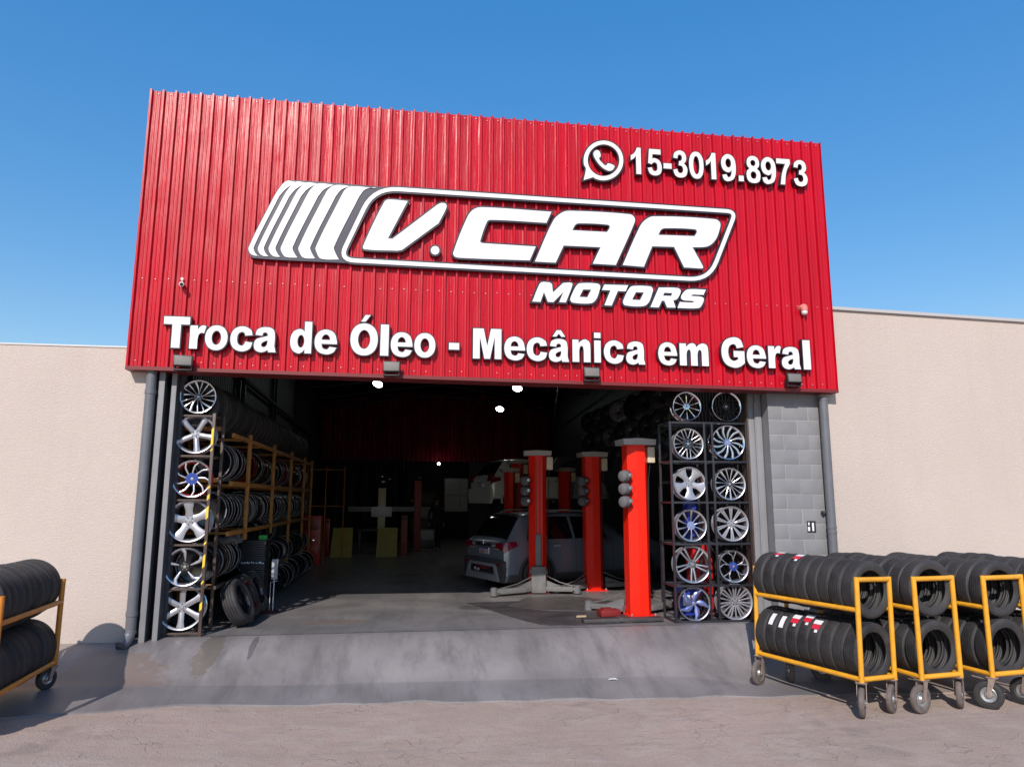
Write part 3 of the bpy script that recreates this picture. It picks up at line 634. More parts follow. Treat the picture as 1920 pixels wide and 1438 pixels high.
G = {
 'T': [[(0, 1), (0, .755), (.335, .755), (.335, 0), (.665, 0), (.665, .755), (1, .755), (1, 1)]],
 'r': [[(0, 0), (.5, 0), (.5, .42), (.56, .6, s), (.7, .68, s), (.88, .66), (1, .95), (.84, 1, s), (.64, .95, s), (.47, .8), (.47, .975), (0, .975)]],
 'o': [ell(.5, .5, .5, .5, 36, 2.15), ell(.5, .5, .215, .29)],
 'l': [[(0, 0), (1, 0), (1, 1), (0, 1)]], 'hyphen': [[(0, 0), (1, 0), (1, 1), (0, 1)]], 'period': [[(0, 0), (1, 0), (1, 1), (0, 1)]],
 'c': [[(.99, .66), (.9, .87, s), (.52, 1, s), (.14, .86, s), (0, .5, s), (.14, .14, s), (.52, 0, s), (.88, .11, s), (1, .36), (.68, .39), (.62, .27, s), (.51, .22, s), (.35, .3, s), (.3, .5, s), (.35, .7, s), (.51, .78, s), (.62, .74, s), (.67, .63)]],
 'e': [[(1, .42), (1, .52, s), (.86, .87, s), (.5, 1, s), (.14, .87, s), (0, .5, s), (.14, .13, s), (.52, 0, s), (.84, .08, s), (.98, .27), (.68, .3), (.6, .21, s), (.5, .19, s), (.36, .25, s), (.3, .42)],
       [(.3, .58), (.7, .58), (.64, .74, s), (.5, .81, s), (.36, .74, s)]],
 'a': [[(.05, .68), (.14, .9, s), (.5, 1, s), (.84, .92, s), (.93, .68, s), (.93, .24), (1, 0), (.67, 0), (.63, .09), (.5, .02, s), (.3, -.01, s), (.07, .08, s), (0, .28, s), (.09, .49, s), (.35, .58, s), (.61, .64), (.59, .75, s), (.48, .79, s), (.39, .75, s), (.36, .65)],
       [(.61, .47), (.45, .42, s), (.34, .34, s), (.33, .25, s), (.42, .19, s), (.55, .23, s), (.61, .36, s)]],
 'd': [[(1, 0), (1, 1), (.66, 1), (.66, .67), (.58, .73, s), (.4, .76, s), (.11, .65, s), (0, .375, s), (.11, .1, s), (.4, -.01, s), (.58, .04, s), (.69, .13), (.69, 0)], ell(.5, .375, .165, .205)],
 'n': [[(0, 0), (.37, 0), (.37, .5), (.42, .66, s), (.5, .71, s), (.59, .67, s), (.63, .5), (.63, 0), (1, 0), (1, .62), (.95, .88, s), (.72, 1, s), (.5, .94, s), (.34, .82), (.34, .975), (0, .975)]],
 'm': [[(0, 0), (.235, 0), (.235, .5), (.27, .66, s), (.32, .71, s), (.37, .66, s), (.385, .5), (.385, 0), (.615, 0), (.615, .5), (.65, .66, s), (.7, .71, s), (.75, .66, s), (.765, .5), (.765, 0), (1, 0), (1, .62), (.965, .9, s), (.83, 1, s), (.68, .94, s), (.59, .83), (.54, .95, s), (.44, 1, s), (.32, .94, s), (.225, .82), (.225, .975), (0, .975)]],
 'i': [[(0, 0), (1, 0), (1, .735), (0, .735)], 'sep', [(0, .82), (1, .82), (1, 1), (0, 1)]],
 'M': [[(0, 0), (0, 1), (.37, 1), (.5, .42), (.63, 1), (1, 1), (1, 0), (.765, 0), (.765, .74), (.6, 0), (.4, 0), (.235, .74), (.235, 0)]],
 'G': [[(.53, .55), (1, .55), (1, .16), (.79, .04, s), (.52, 0, s), (.14, .14, s), (0, .5, s), (.14, .86, s), (.52, 1, s), (.83, .94, s), (.97, .69), (.68, .64), (.63, .74, s), (.52, .78, s), (.35, .7, s), (.29, .5, s), (.35, .3, s), (.53, .22, s), (.72, .28), (.72, .35), (.53, .35)]],
 'acute': [[(0, 0), (.45, 1), (1, 1), (.45, 0)]], 'circumflex': [[(0, 0), (.33, 1), (.67, 1), (1, 0), (.7, 0), (.5, .5), (.3, 0)]],
 '1': [[(.52, 0), (1, 0), (1, 1), (.62, 1), (.5, .88, s), (.28, .76, s), (0, .69), (0, .51), (.28, .58, s), (.52, .7)]],
 '5': [[(.13, 1), (.95, 1), (.95, .81), (.36, .81), (.33, .63), (.5, .66, s), (.85, .57, s), (1, .33, s), (.88, .08, s), (.5, 0, s), (.15, .07, s), (0, .27), (.29, .3), (.35, .2, s), (.5, .16, s), (.66, .21, s), (.7, .34, s), (.65, .46, s), (.5, .5, s), (.38, .48, s), (.28, .42), (.04, .46)]],
 '3': [[(.04, .72), (.12, .9, s), (.48, 1, s), (.82, .93, s), (.94, .74, s), (.88, .6, s), (.76, .53), (.92, .44, s), (1, .28, s), (.86, .07, s), (.48, 0, s), (.14, .07, s), (0, .27), (.28, .31), (.34, .2, s), (.48, .16, s), (.64, .2, s), (.7, .3, s), (.62, .42, s), (.4, .45), (.43, .6), (.58, .63, s), (.65, .73, s), (.6, .82, s), (.48, .85, s), (.36, .81, s), (.31, .7)]],
 '0': [ell(.5, .5, .5, .5, 32, 2.3), ell(.5, .5, .215, .34, 28, 2.2)],
 '9': [[(.05, .22), (.15, .06, s), (.42, 0, s), (.84, .12, s), (1, .52, s), (.87, .88, s), (.48, 1, s), (.12, .88, s), (0, .66, s), (.12, .42, s), (.42, .33, s), (.6, .36, s), (.71, .44), (.66, .24, s), (.55, .16, s), (.43, .15, s), (.33, .25)], ell(.49, .67, .2, .17)],
 '8': [[(.5, 1, s), (.83, .93, s), (.95, .75, s), (.9, .61, s), (.78, .53, s), (.93, .45, s), (1, .28, s), (.88, .07, s), (.5, 0, s), (.12, .07, s), (0, .28, s), (.07, .45, s), (.22, .53, s), (.1, .61, s), (.05, .75, s), (.17, .93, s)], ell(.5, .74, .19, .115), ell(.5, .29, .22, .14)],
 '7': [[(0, 1), (1, 1), (1, .83), (.7, .5, s), (.55, 0), (.24, 0), (.38, .42, s), (.65, .81), (0, .81)]],
}
G['O'] = [ell(.5, .5, .5, .5, 36, 2.2), ell(.5, .5, .225, .3)]
def letter(name, loops, root, org, face=M['white'], edge=M['edge'], off=.02, yf=-.1, yb=-.03):
    groups = [[]]
    for l in loops:
        if l == 'sep': groups.append([])
        else: groups[-1].append(smooth_loop(l))
    bf, be = MB(), MB()
    for g in groups:
        ref = lambda L: [(q[0]-org[0], q[1]-org[1]) for q in L]
        o0 = g[0] if area(g[0]) > 0 else g[0][::-1]
        hs = [h if area(h) > 0 else h[::-1] for h in g[1:]]
        bf.prism([ref(o0)]+[ref(h) for h in hs], yf, yf+.006, back=False)
        be.prism([ref(offset(o0, off))]+[ref(offset(h, off*.8, True)) for h in hs], yf+.007, yb)
    e = be.obj(name, edge, root, smooth=False); f = bf.obj('letter_face', face, e, smooth=False)
    return e
def text_sign(spec, root, org, face):
    for it in spec:
        nm, x0, x1, z0, z1 = it
        loops = [l if l == 'sep' else [((x0+q[0]*(x1-x0)), (z0+q[1]*(z1-z0)))+tuple(q[2:]) for q in l] for l in G[nm]]
        kind = 'accent' if nm in ('acute', 'circumflex') else 'punctuation' if nm in ('hyphen', 'period') else ('digit' if nm.isdigit() else 'letter')
        letter(kind, loops, root, org, face, off=.013)
LOGO = {
  'V': [[(3.108,5.645,1),(3.168,5.681,1),(3.419,5.676),(3.169,5.129),(3.23,5.128),(3.817,5.647),(3.874,5.677,1),(3.931,5.67,1),(3.946,5.622,1),(3.842,5.385),(3.36,4.979),(3.299,4.965),(2.868,4.963,1),(2.846,5,1)]],
  'dot': [[(3.859,5.002,1),(3.858,4.986,1),(3.852,4.971,1),(3.843,4.958,1),(3.832,4.948,1),(3.818,4.941,1),(3.803,4.938,1),(3.788,4.94,1),(3.774,4.945,1),(3.762,4.954,1),(3.753,4.966,1),(3.747,4.98,1),(3.744,4.996,1),(3.746,5.011,1),(3.752,5.026,1),(3.76,5.039,1),(3.772,5.049,1),(3.786,5.056,1),(3.801,5.059,1),(3.816,5.058,1),(3.83,5.053,1),(3.842,5.044,1),(3.851,5.032,1),(3.857,5.017,1)]],
  'C': [[(5.408,5.647),(5.335,5.48),(4.55,5.477,1),(4.503,5.444,1),(4.413,5.168,1),(4.423,5.143,1),(4.457,5.135),(5.184,5.128),(5.098,4.924),(4.136,4.911,1),(4.063,4.93,1),(4.048,4.986,1),(4.236,5.507,1),(4.317,5.613,1),(4.427,5.653,1)]],
  'A': [[(5.17,4.911),(5.433,5.52,1),(5.557,5.645,1),(5.677,5.679,1),(6.545,5.681,1),(6.611,5.634,1),(6.607,5.557,1),(6.32,4.92),(5.989,4.923),(6.105,5.168),(5.578,5.164),(5.462,4.91)],[(5.704,5.394),(5.744,5.472,1),(5.795,5.501,1),(6.216,5.506,1),(6.246,5.477,1),(6.204,5.397)]],
  'R': [[(6.421,4.925),(6.684,5.503,1),(6.769,5.612,1),(6.894,5.672,1),(7.814,5.686,1),(7.893,5.638,1),(7.881,5.532,1),(7.81,5.371,1),(7.69,5.27,1),(7.459,5.241),(7.609,4.955,1),(7.592,4.933),(7.322,4.936),(7.185,5.232),(6.86,5.224),(6.728,4.914)],[(6.957,5.399),(6.997,5.476,1),(7.054,5.504,1),(7.508,5.514,1),(7.536,5.48,1),(7.497,5.411)]],
  'm': [[(5.135,4.347),(5.236,4.597,1),(5.275,4.629,1),(5.382,4.628),(5.411,4.605),(5.424,4.488),(5.567,4.629),(5.675,4.638,1),(5.7,4.615,1),(5.603,4.354),(5.51,4.354),(5.57,4.5),(5.428,4.35),(5.351,4.351),(5.298,4.488),(5.249,4.346)]],
  'o': [[(5.763,4.61,1),(5.822,4.639,1),(6.059,4.642,1),(6.094,4.607,1),(6.083,4.547,1),(6.032,4.416,1),(5.956,4.357,1),(5.701,4.356,1),(5.668,4.39,1),(5.682,4.454,1)],[(5.85,4.55),(5.965,4.552),(5.908,4.44),(5.796,4.441)]],
  't': [[(6.117,4.555),(6.153,4.634),(6.498,4.64),(6.46,4.55),(6.346,4.549),(6.252,4.336),(6.149,4.337),(6.24,4.554)]],
  'o2': [[(6.518,4.605,1),(6.579,4.634,1),(6.821,4.637,1),(6.856,4.602,1),(6.844,4.541,1),(6.79,4.408,1),(6.712,4.349,1),(6.451,4.348,1),(6.418,4.383,1),(6.433,4.447,1)],[(6.606,4.545),(6.723,4.546),(6.664,4.433),(6.549,4.434)]],
  'r': [[(6.812,4.339),(6.943,4.627),(7.218,4.633,1),(7.264,4.601,1),(7.245,4.529,1),(7.202,4.47,1),(7.15,4.448),(7.181,4.345),(7.055,4.343),(7.018,4.438),(6.981,4.437),(6.933,4.338)],[(7.022,4.555),(7.14,4.555),(7.122,4.513),(7,4.512)]],
  's': [[(7.208,4.342),(7.246,4.432),(7.436,4.432,1),(7.454,4.451,1),(7.294,4.46,1),(7.265,4.499,1),(7.304,4.572,1),(7.372,4.62,1),(7.641,4.628),(7.6,4.549),(7.441,4.548),(7.413,4.526),(7.574,4.519,1),(7.604,4.488,1),(7.573,4.406,1),(7.522,4.355,1)]],
  'handset': [[(6.052,6.608,1),(6.1,6.616,1),(6.127,6.575,1),(6.13,6.526,1),(6.107,6.495,1),(6.162,6.421,1),(6.208,6.395,1),(6.237,6.43,1),(6.331,6.4,1),(6.325,6.365,1),(6.296,6.329,1),(6.235,6.319,1),(6.142,6.371,1),(6.059,6.472,1),(6.027,6.557,1)]],
  'bubble': [[(6.031,6.193,1),(6.086,6.173,1),(6.146,6.166,1),(6.207,6.173,1),(6.266,6.192,1),(6.322,6.224,1),(6.371,6.266,1),(6.412,6.317,1),(6.442,6.375,1),(6.46,6.437,1),(6.466,6.501,1),(6.459,6.564,1),(6.439,6.622,1),(6.408,6.674,1),(6.366,6.716,1),(6.316,6.748,1),(6.259,6.768,1),(6.199,6.774,1),(6.137,6.767,1),(6.077,6.747,1),(6.022,6.714,1),(5.973,6.671,1),(5.933,6.62,1),(5.904,6.562,1),(5.886,6.5,1),(5.881,6.436,1),(5.889,6.375,1),(5.913,6.329,1),(5.877,6.151),(6.027,6.207)],[(6.409,6.49,1),(6.402,6.553,1),(6.38,6.61,1),(6.344,6.657,1),(6.296,6.692,1),(6.24,6.712,1),(6.179,6.716,1),(6.118,6.703,1),(6.061,6.674,1),(6.012,6.632,1),(5.974,6.579,1),(5.95,6.518,1),(5.941,6.455,1),(5.948,6.393,1),(5.97,6.337,1),(6.006,6.29,1),(6.054,6.255,1),(6.109,6.235,1),(6.169,6.231,1),(6.23,6.244,1),(6.287,6.272,1),(6.336,6.314,1),(6.375,6.366,1),(6.399,6.427,1)]],
  'frame': [[(2.962,5.839),(8.147,5.823),(7.691,4.77),(2.545,4.802)]],
  'stripe0': [[(1.382,4.913,1),(1.66,5.625),(1.722,5.747,1),(1.814,5.863,1),(1.958,5.856),(1.817,5.732,1),(1.744,5.631),(1.464,4.918,1),(1.483,4.846,1),(1.538,4.793),(1.458,4.795,1),(1.402,4.831,1)]],
  'stripe1': [[(1.498,4.92,1),(1.779,5.633),(1.841,5.755,1),(1.934,5.861,1),(2.09,5.854),(1.948,5.741,1),(1.874,5.639),(1.592,4.925,1),(1.611,4.853,1),(1.666,4.793),(1.574,4.795,1),(1.518,4.838,1)]],
  'stripe2': [[(1.632,4.927,1),(1.915,5.642),(1.978,5.765,1),(2.072,5.859,1),(2.241,5.852),(2.097,5.751,1),(2.023,5.649),(1.738,4.933,1),(1.757,4.861,1),(1.812,4.793),(1.708,4.795,1),(1.652,4.845,1)]],
  'stripe3': [[(1.784,4.935,1),(2.07,5.652),(2.134,5.775,1),(2.229,5.857,1),(2.465,5.849),(2.319,5.766,1),(2.244,5.664),(1.953,4.945,1),(1.973,4.872,1),(2.029,4.794),(1.86,4.795,1),(1.803,4.853,1)]],
  'stripe4': [[(2.008,4.948,1),(2.299,5.668),(2.363,5.791,1),(2.461,5.853,1),(2.696,5.845),(2.548,5.782,1),(2.472,5.679),(2.177,4.957,1),(2.196,4.884,1),(2.252,4.794),(2.085,4.796,1),(2.027,4.865,1)]],
  'stripe5': [[(2.226,4.96,1),(2.521,5.682),(2.587,5.806,1),(2.686,5.85,1),(3.01,5.841),(2.859,5.803,1),(2.782,5.7),(2.48,4.974,1),(2.499,4.901,1),(2.557,4.795),(2.303,4.796,1),(2.245,4.877,1)]],
  'plate': [[(1.378,4.913,1),(1.7,5.718,1),(1.782,5.831,1),(1.898,5.878,1),(3.234,5.861),(2.974,5.691),(2.64,4.94),(2.684,4.805),(2.646,4.765),(1.463,4.772,1),(1.399,4.815,1)]],
}
SERV = [('T', 0.43, 0.74, 3.55, 3.95), ('r', 0.75, 0.94, 3.545, 3.85), ('o', 0.935, 1.205, 3.535, 3.855), ('c', 1.24, 1.51, 3.53, 3.855), ('a', 1.53, 1.8, 3.53, 3.855), ('d', 1.975, 2.24, 3.53, 3.945), ('e', 2.28, 2.56, 3.525, 3.85), ('O', 2.73, 3.08, 3.525, 3.95), ('acute', 2.86, 2.98, 3.975, 4.065), ('l', 3.115, 3.22, 3.53, 3.945), ('e', 3.25, 3.53, 3.52, 3.85), ('o', 3.555, 3.83, 3.52, 3.85), ('hyphen', 4.01, 4.145, 3.64, 3.73),
 ('M', 4.33, 4.71, 3.53, 3.94), ('e', 4.75, 5.03, 3.52, 3.845), ('c', 5.055, 5.335, 3.52, 3.845), ('a', 5.36, 5.635, 3.52, 3.835), ('circumflex', 5.41, 5.585, 3.865, 3.955), ('n', 5.685, 5.935, 3.525, 3.84), ('i', 5.99, 6.08, 3.525, 3.94), ('c', 6.125, 6.405, 3.515, 3.84), ('a', 6.44, 6.71, 3.515, 3.835), ('e', 6.9, 7.17, 3.515, 3.84), ('m', 7.21, 7.63, 3.52, 3.84), ('G', 7.825, 8.165, 3.51, 3.945), ('e', 8.2, 8.485, 3.515, 3.84), ('r', 8.525, 8.72, 3.52, 3.845), ('a', 8.725, 9.01, 3.515, 3.835), ('l', 9.055, 9.165, 3.515, 3.94)]
PHONE = [('1', 6.58, 6.73, 6.3, 6.705), ('5', 6.83, 7.04, 6.295, 6.7), ('hyphen', 7.07, 7.19, 6.415, 6.495), ('3', 7.215, 7.43, 6.29, 6.71), ('0', 7.46, 7.68, 6.29, 6.71), ('1', 7.72, 7.87, 6.3, 6.71), ('9', 7.955, 8.18, 6.285, 6.71), ('period', 8.22, 8.295, 6.3, 6.385), ('8', 8.345, 8.56, 6.285, 6.71), ('9', 8.58, 8.81, 6.285, 6.71), ('7', 8.825, 9.04, 6.295, 6.7), ('3', 9.09, 9.31, 6.285, 6.7)]
t = thing('services_lettering', 'white letters reading Troca de Óleo - Mecânica em Geral on the red front', 'sign', (4.8, 0, 3.5))
text_sign(SERV, t, (4.8, 3.5), M['white'])
t = thing('phone_lettering', 'cream phone bubble and digits 15-3019.8973 at the top right of the red front', 'sign', (7.6, 0, 6.3))
text_sign(PHONE, t, (7.6, 6.3), M['cream'])
letter('speech_bubble', LOGO['bubble'], t, (7.6, 6.3), M['cream'], off=.02)
letter('handset', LOGO['handset'], t, (7.6, 6.3), M['cream'], off=.02)
t = thing('logo_sign', 'large white V.CAR MOTORS logo with slanted stripes on the red front', 'sign', (5.0, 0, 5.3)); og = (5.0, 5.3)
for k in ('V', 'dot', 'C', 'A', 'R'): letter('punctuation' if k == 'dot' else 'letter', LOGO[k], t, og, off=.023)
for k in ('m', 'o', 't', 'o2', 'r', 's'): letter('small_letter', LOGO[k], t, og, off=.024, yf=-.085)
# outline frame: rounded band
def rounded(poly, rad, n=7):
    o = []; m = len(poly)
    for i in range(m):
        p = Vector(poly[i]); a = (Vector(poly[i-1])-p).normalized(); c = (Vector(poly[(i+1) % m])-p).normalized(); r = rad[i]
        for k in range(n+1):
            u = k/n; o.append(tuple((p+a*r)*(1-u)**2+p*2*u*(1-u)+(p+c*r)*u**2))
    return o
cl_ = rounded(LOGO['frame'][0], [.33, .14, .3, .2])
if area(cl_) < 0: cl_ = cl_[::-1]
band = lambda d: [offset(cl_, d), offset(cl_, d, True)]
ref = lambda L: [(q[0]-og[0], q[1]-og[1]) for q in L]
b = MB(); b.prism([ref(q) for q in band(.052)], -.088, -.03); fr = b.obj('outline_frame', M['edge'], t, smooth=False)
b = MB(); b.prism([ref(q) for q in band(.028)], -.097, -.0885, back=False); b.obj('frame_face', M['white'], fr, smooth=False)
pl = smooth_loop(LOGO['plate'][0])
b = MB(); b.prism([ref(pl if area(pl) > 0 else pl[::-1])], -.084, -.03); pt = b.obj('stripe_backing', M['stripegap'], t, smooth=False)
for i in range(6):
    l = smooth_loop(LOGO['stripe%d' % i][0]); l = offset(l, -.010); b = MB(); b.prism([ref(l if area(l) > 0 else l[::-1])], -.095, -.0845, back=False); b.obj('stripe', M['white'], pt, smooth=False)

# ------------------------------------------------------------------ floodlights and cameras on the front
def floodlight(loc, rz, label):
    t = thing('floodlight', label, 'floodlight', loc, rz, 'floodlights under the lettering')
    R_ = Matrix.Rotation(math.radians(-6), 4, 'X')
    b = MB(); b.cbox(-.112, .112, -.03, .03, -.068, .072, .01, R_); hs_ = b.obj('housing', M['black'], t)
    b = MB(); b.cbox(-.096, .096, -.0335, -.0305, -.053, .057, .001, R_); b.obj('lens', M['lens'], t)
    b = MB(); b.cbox(-.10, .10, -.01, .01, -.115, -.1, .003); b.cbox(-.105, -.09, -.01, .07, -.115, .0, .003); b.cbox(.09, .105, -.01, .07, -.115, .0, .003); b.cbox(-.04, .04, .011, .12, -.113, -.1, .003); b.obj('bracket', M['black'], t)
    b = MB(); b.path([(.05, .03, -.02), (.12, .08, -.06), (.1, .12, -.1)], .006, 6); b.obj('cable', M['wire'], t)
for x, lab in ((.705, 'black floodlight with pale lens under the word Troca'), (3.27, 'black floodlight with pale lens under the word Óleo'), (5.94, 'black floodlight with pale lens under the word Mecânica'), (8.87, 'black floodlight with pale lens under the word Geral')):
    floodlight((x, -.13, 3.375), random.uniform(-.12, .12), lab)
t = thing('security_camera', 'small white bullet camera on the left of the red front', 'camera', (.585, -.02, 4.40))
b = MB(); b.lathe([(-.14, .0001), (-.14, .026), (-.13, .032), (-.02, .03), (0, .02), (0, .0001)], 'Y', 16, Matrix.Rotation(.25, 4, 'Z') @ Matrix.Rotation(.3, 4, 'X')); b.obj('body', M['camwhite'], t)
b = MB(); b.lathe([(-.142, .0001), (-.1425, .02)], 'Y', 16, Matrix.Rotation(.25, 4, 'Z') @ Matrix.Rotation(.3, 4, 'X')); b.obj('lens', M['black'], t)
b = MB(); b.tube((0, 0, .03), (0, 0, .07), .01, 8); b.tube((0, -.02, .065), (0, .02, .065), .018, 12); b.obj('mount', M['camwhite'], t)
t = thing('security_camera', 'small pinkish dome camera on the right of the red front', 'camera', (9.13, -.03, 4.36))
b = MB(); b.tube((0, .03, .07), (0, -.05, .07), .055, 16); b.tube((0, -.05, .07), (0, -.05, .02), .05, 16); b.obj('body', M['campink'], t)
b = MB(); b.sphere((0, -.05, .0), .045, 16, 10); b.obj('dome', M['camwhite'], t)
# ------------------------------------------------------------------ wheels
def interp_keys(keys, r):
    for a, c in zip(keys[:-1], keys[1:]):
        if r <= c[0]:
            t = (r-a[0])/(c[0]-a[0]); t = t*t*(3-2*t)
            return a[1]+(c[1]-a[1])*t, a[2]+(c[2]-a[2])*t
    return keys[-1][1], keys[-1][2]
def spokes_mesh(b, n, subs, R, y_off=0.0, wmul=1.0, thick=.05, ph=0.0, r_in=None):
    for i in range(n):
        for keys in subs:
            rows = []; r0, r1 = keys[0][0], keys[-1][0]; K = 9
            for q in range(K):
                r = r0+(r1-r0)*q/(K-1); a, h = interp_keys(keys, r); h *= wmul
                an = math.radians(a+ph)+2*math.pi*i/n+math.pi/2
                yf = (.03+.11*(1-r)**1.6)*R+y_off; c, s_ = math.cos(an), math.sin(an)
                def P(u, y): return ((r*c-u*s_)*R, y, (r*s_+u*c)*R)
                rows.append([P(-h, yf+thick*R), P(-h, yf+.022*R), P(-h*.72, yf), P(0, yf-.008*R), P(h*.72, yf), P(h, yf+.022*R), P(h, yf+thick*R)])
            b.grid(rows)
def make_rim(label, loc, R, n, subs, body, face=None, hub=None, cap=None, lip=None, barrel=None, hub_r=.24, rot=0.0, tilt=0.0, yaw=0.0, lugs=5, ph=0.0):
    t = thing('alloy_wheel', label, 'wheel rim', loc, yaw, 'display alloy wheels')
    t.rotation_euler = (tilt, 0, yaw)
    b = MB(); b.lathe([(.05*R, .90*R), (.015*R, .93*R), (0, .955*R), (-.006*R, .985*R), (.01*R, 1.0*R), (.05*R, 1.0*R), (.065*R, .965*R), (.16*R, .935*R), (.3*R, .88*R), (.5*R, .88*R), (.62*R, .94*R), (.66*R, 1.0*R), (.70*R, 1.0*R), (.70*R, .96*R), (.6*R, .9*R), (.45*R, .84*R), (.3*R, .84*R), (.12*R, .89*R)], 'Y', 48, closed=True)
    b.obj('barrel', barrel or M['barrelgrey'], t)
    b = MB(); b.lathe([(.045*R, .895*R), (.012*R, .925*R), (-.004*R, .955*R), (-.0105*R, .985*R), (.004*R, 1.003*R)], 'Y', 48); b.obj('lip', lip or face or body, t)
    b = MB(); spokes_mesh(b, n, subs, R, ph=ph)
    hy = (.03+.11*(1-.2)**1.6)*R
    b.lathe([(hy+.06*R, hub_r*R), (hy+.012*R, hub_r*R), (hy-.008*R, hub_r*.9*R), (hy-.012*R, .1*R), (hy-.012*R, .0001)], 'Y', 28)
    sp = b.obj('spokes', body, t)
    if face:
        b = MB(); spokes_mesh(b, n, subs, R, y_off=-.024*R, wmul=.76, thick=.01, ph=ph); b.obj('machined_face', face, sp)
    if hub:
        b = MB(); b.lathe([(hy+.0*R, hub_r*1.02*R), (hy-.02*R, hub_r*.98*R), (hy-.024*R, .08*R), (hy-.024*R, .0001)], 'Y', 28); b.obj('hub_cover', hub, sp)
    b = MB()
    for i in range(lugs):
        a = 2*math.pi*i/lugs+math.pi/2+ph; x, z = .165*R*math.cos(a), .165*R*math.sin(a)
        b.lathe([(hy-.0275*R, .0001), (hy-.0275*R, .03*R), (hy-.005*R, .036*R)], 'Y', 10, Matrix.Translation((x, 0, z)))
    b.obj('lug_holes', M['black'] if body is not M['blackgloss'] else M['graphite'], t)
    b = MB(); b.lathe([(hy-.03*R, .085*R), (hy-.045*R, .075*R), (hy-.05*R, .0001)], 'Y', 20); b.obj('centre_cap', cap or M['silver'], t)
    return t
tw = lambda a, k=1.0, w0=.03, w1=.05, r0=.2: [[(r0, -a, w0), (.95, -a*k, w1)], [(r0, a, w0), (.95, a*k, w1)]]
RZ = [2.80, 2.24, 1.66, 1.08, .51, .0]
def right_rim(row, colm, R, label, **k):
    x = 7.52 if colm == 0 else 8.13
    make_rim(label, (x+k.pop('dx', 0), .47, RZ[row]+R+.018), R, k.pop('n'), k.pop('subs'), k.pop('body'), yaw=k.pop('yaw', -.06), tilt=-.05, **k)
m = M
right_rim(0, 0, .212, 'chrome wheel rim with ten thin spokes, top left of the black rack', n=10, subs=[[(.15, 0, .03), (.6, 0, .035), (.95, 0, .055)]], body=m['chrome'], barrel=m['chrome'])
right_rim(0, 1, .222, 'dark film-wrapped wheel rim with many thin spokes, top right of the black rack', n=18, subs=[[(.15, 0, .02), (.95, 3, .03)]], body=m['film'], lip=m['chrome'], barrel=m['blackgloss'])
right_rim(1, 0, .225, 'black wheel rim with bright looped twin spokes, second shelf of the black rack', n=9, subs=[[(.36, -4, .03), (.6, -10, .032), (.95, -13, .05)], [(.36, 4, .03), (.6, 10, .032), (.95, 13, .05)]], body=m['blackgloss'], face=m['machined'], hub=m['blackgloss'], hub_r=.36, cap=m['silver'])
right_rim(1, 1, .252, 'bright teal-tinted wheel rim with twelve curved spokes, second shelf', n=12, subs=[[(.2, 0, .035), (.5, -5, .065), (.95, -16, .085)]], body=m['tealgloss'], face=m['machined'], hub=m['bluesilver'], hub_r=.2, lip=m['chrome'], barrel=m['chrome'])
right_rim(2, 0, .236, 'solid silver wheel rim with five wide spokes and small openings', n=5, subs=[[(.16, 0, .2), (.45, 0, .17), (.72, 0, .27), (.9, 0, .44)]], body=m['silver'], barrel=m['silver'], ph=180)
right_rim(2, 1, .232, 'black wheel rim with thin bright pairs of spokes, third shelf', n=5, subs=tw(10, 1.25, .03, .05)+[[(.2, 36, .03), (.95, 36, .09)]], body=m['blackgloss'], face=m['machined'], hub=m['blackgloss'], hub_r=.25)
right_rim(3, 0, .224, 'dark wheel rim with ten blade spokes and a blue hub, fourth shelf', n=10, subs=[[(.25, 0, .04), (.95, -4, .09)]], body=m['blackgloss'], face=m['graphite'], hub=m['bluesilver'], hub_r=.27, lip=m['machined'])
right_rim(3, 1, .247, 'silver wheel rim with ten straight twin spokes, fourth shelf', n=10, subs=tw(5, .8, .032, .055), body=m['silver'], barrel=m['silver'])
right_rim(4, 0, .258, 'large graphite wheel rim with five twin spokes, fifth shelf', n=5, subs=tw(11, .75, .055, .06), body=m['graphite'], face=m['machined'], ph=180)
right_rim(4, 1, .222, 'black wheel rim with bright hooked spokes and a blue hub, fifth shelf', n=5, subs=[[(.25, 0, .05), (.6, 5, .045), (.95, 22, .1)], [(.25, 0, .05), (.95, -12, .05)]], body=m['blackgloss'], face=m['machined'], hub=m['bluegloss'], hub_r=.28)
right_rim(5, 0, .232, 'blue wheel rim with five swirling blades, bottom shelf of the black rack', n=5, subs=[[(.1, 0, .05), (.45, -14, .16), (.95, -32, .07)]], body=m['bluesilver'], face=m['bluesilver'], barrel=m['blackgloss'], lip=m['graphite'], hub_r=.12, lugs=0)
right_rim(5, 1, .25, 'silver wheel rim with many close spokes, bottom shelf of the black rack', n=7, subs=tw(7, .9, .045, .055)+[[(.2, 25.7, .035), (.95, 25.7, .05)]], body=m['silver'], barrel=m['silver'])
LZ = [2.76, 2.24, 1.68, 1.12, .58, .05]
def left_rim(row, R, x, label, **k):
    make_rim(label, (x+.035, .36, LZ[row]+R+.02), R, k.pop('n'), k.pop('subs'), k.pop('body'), yaw=.1, tilt=-.05, **k)
left_rim(0, .222, .74, 'black wheel rim with bright twisted spokes, top of the left rack', n=5, subs=[[(.2, 0, .03), (.95, 12, .09)], [(.2, -10, .03), (.95, -12, .05)], [(.2, 34, .03), (.95, 38, .06)]], body=m['blackgloss'], face=m['machined'])
left_rim(1, .25, .74, 'silver wheel rim with five broad ridged spokes, second shelf of the left rack', n=5, subs=[[(.2, 0, .13), (.6, 0, .13), (.95, 0, .17)]], body=m['silver'], face=m['silver'], barrel=m['silver'], ph=-28)
left_rim(2, .238, .735, 'bright wheel rim with nine curved blades and a vivid blue hub', n=9, subs=[[(.25, 0, .045), (.6, -6, .05), (.95, -18, .055)]], body=m['machined'], hub=m['bluegloss'], hub_r=.33, barrel=m['redbox'])
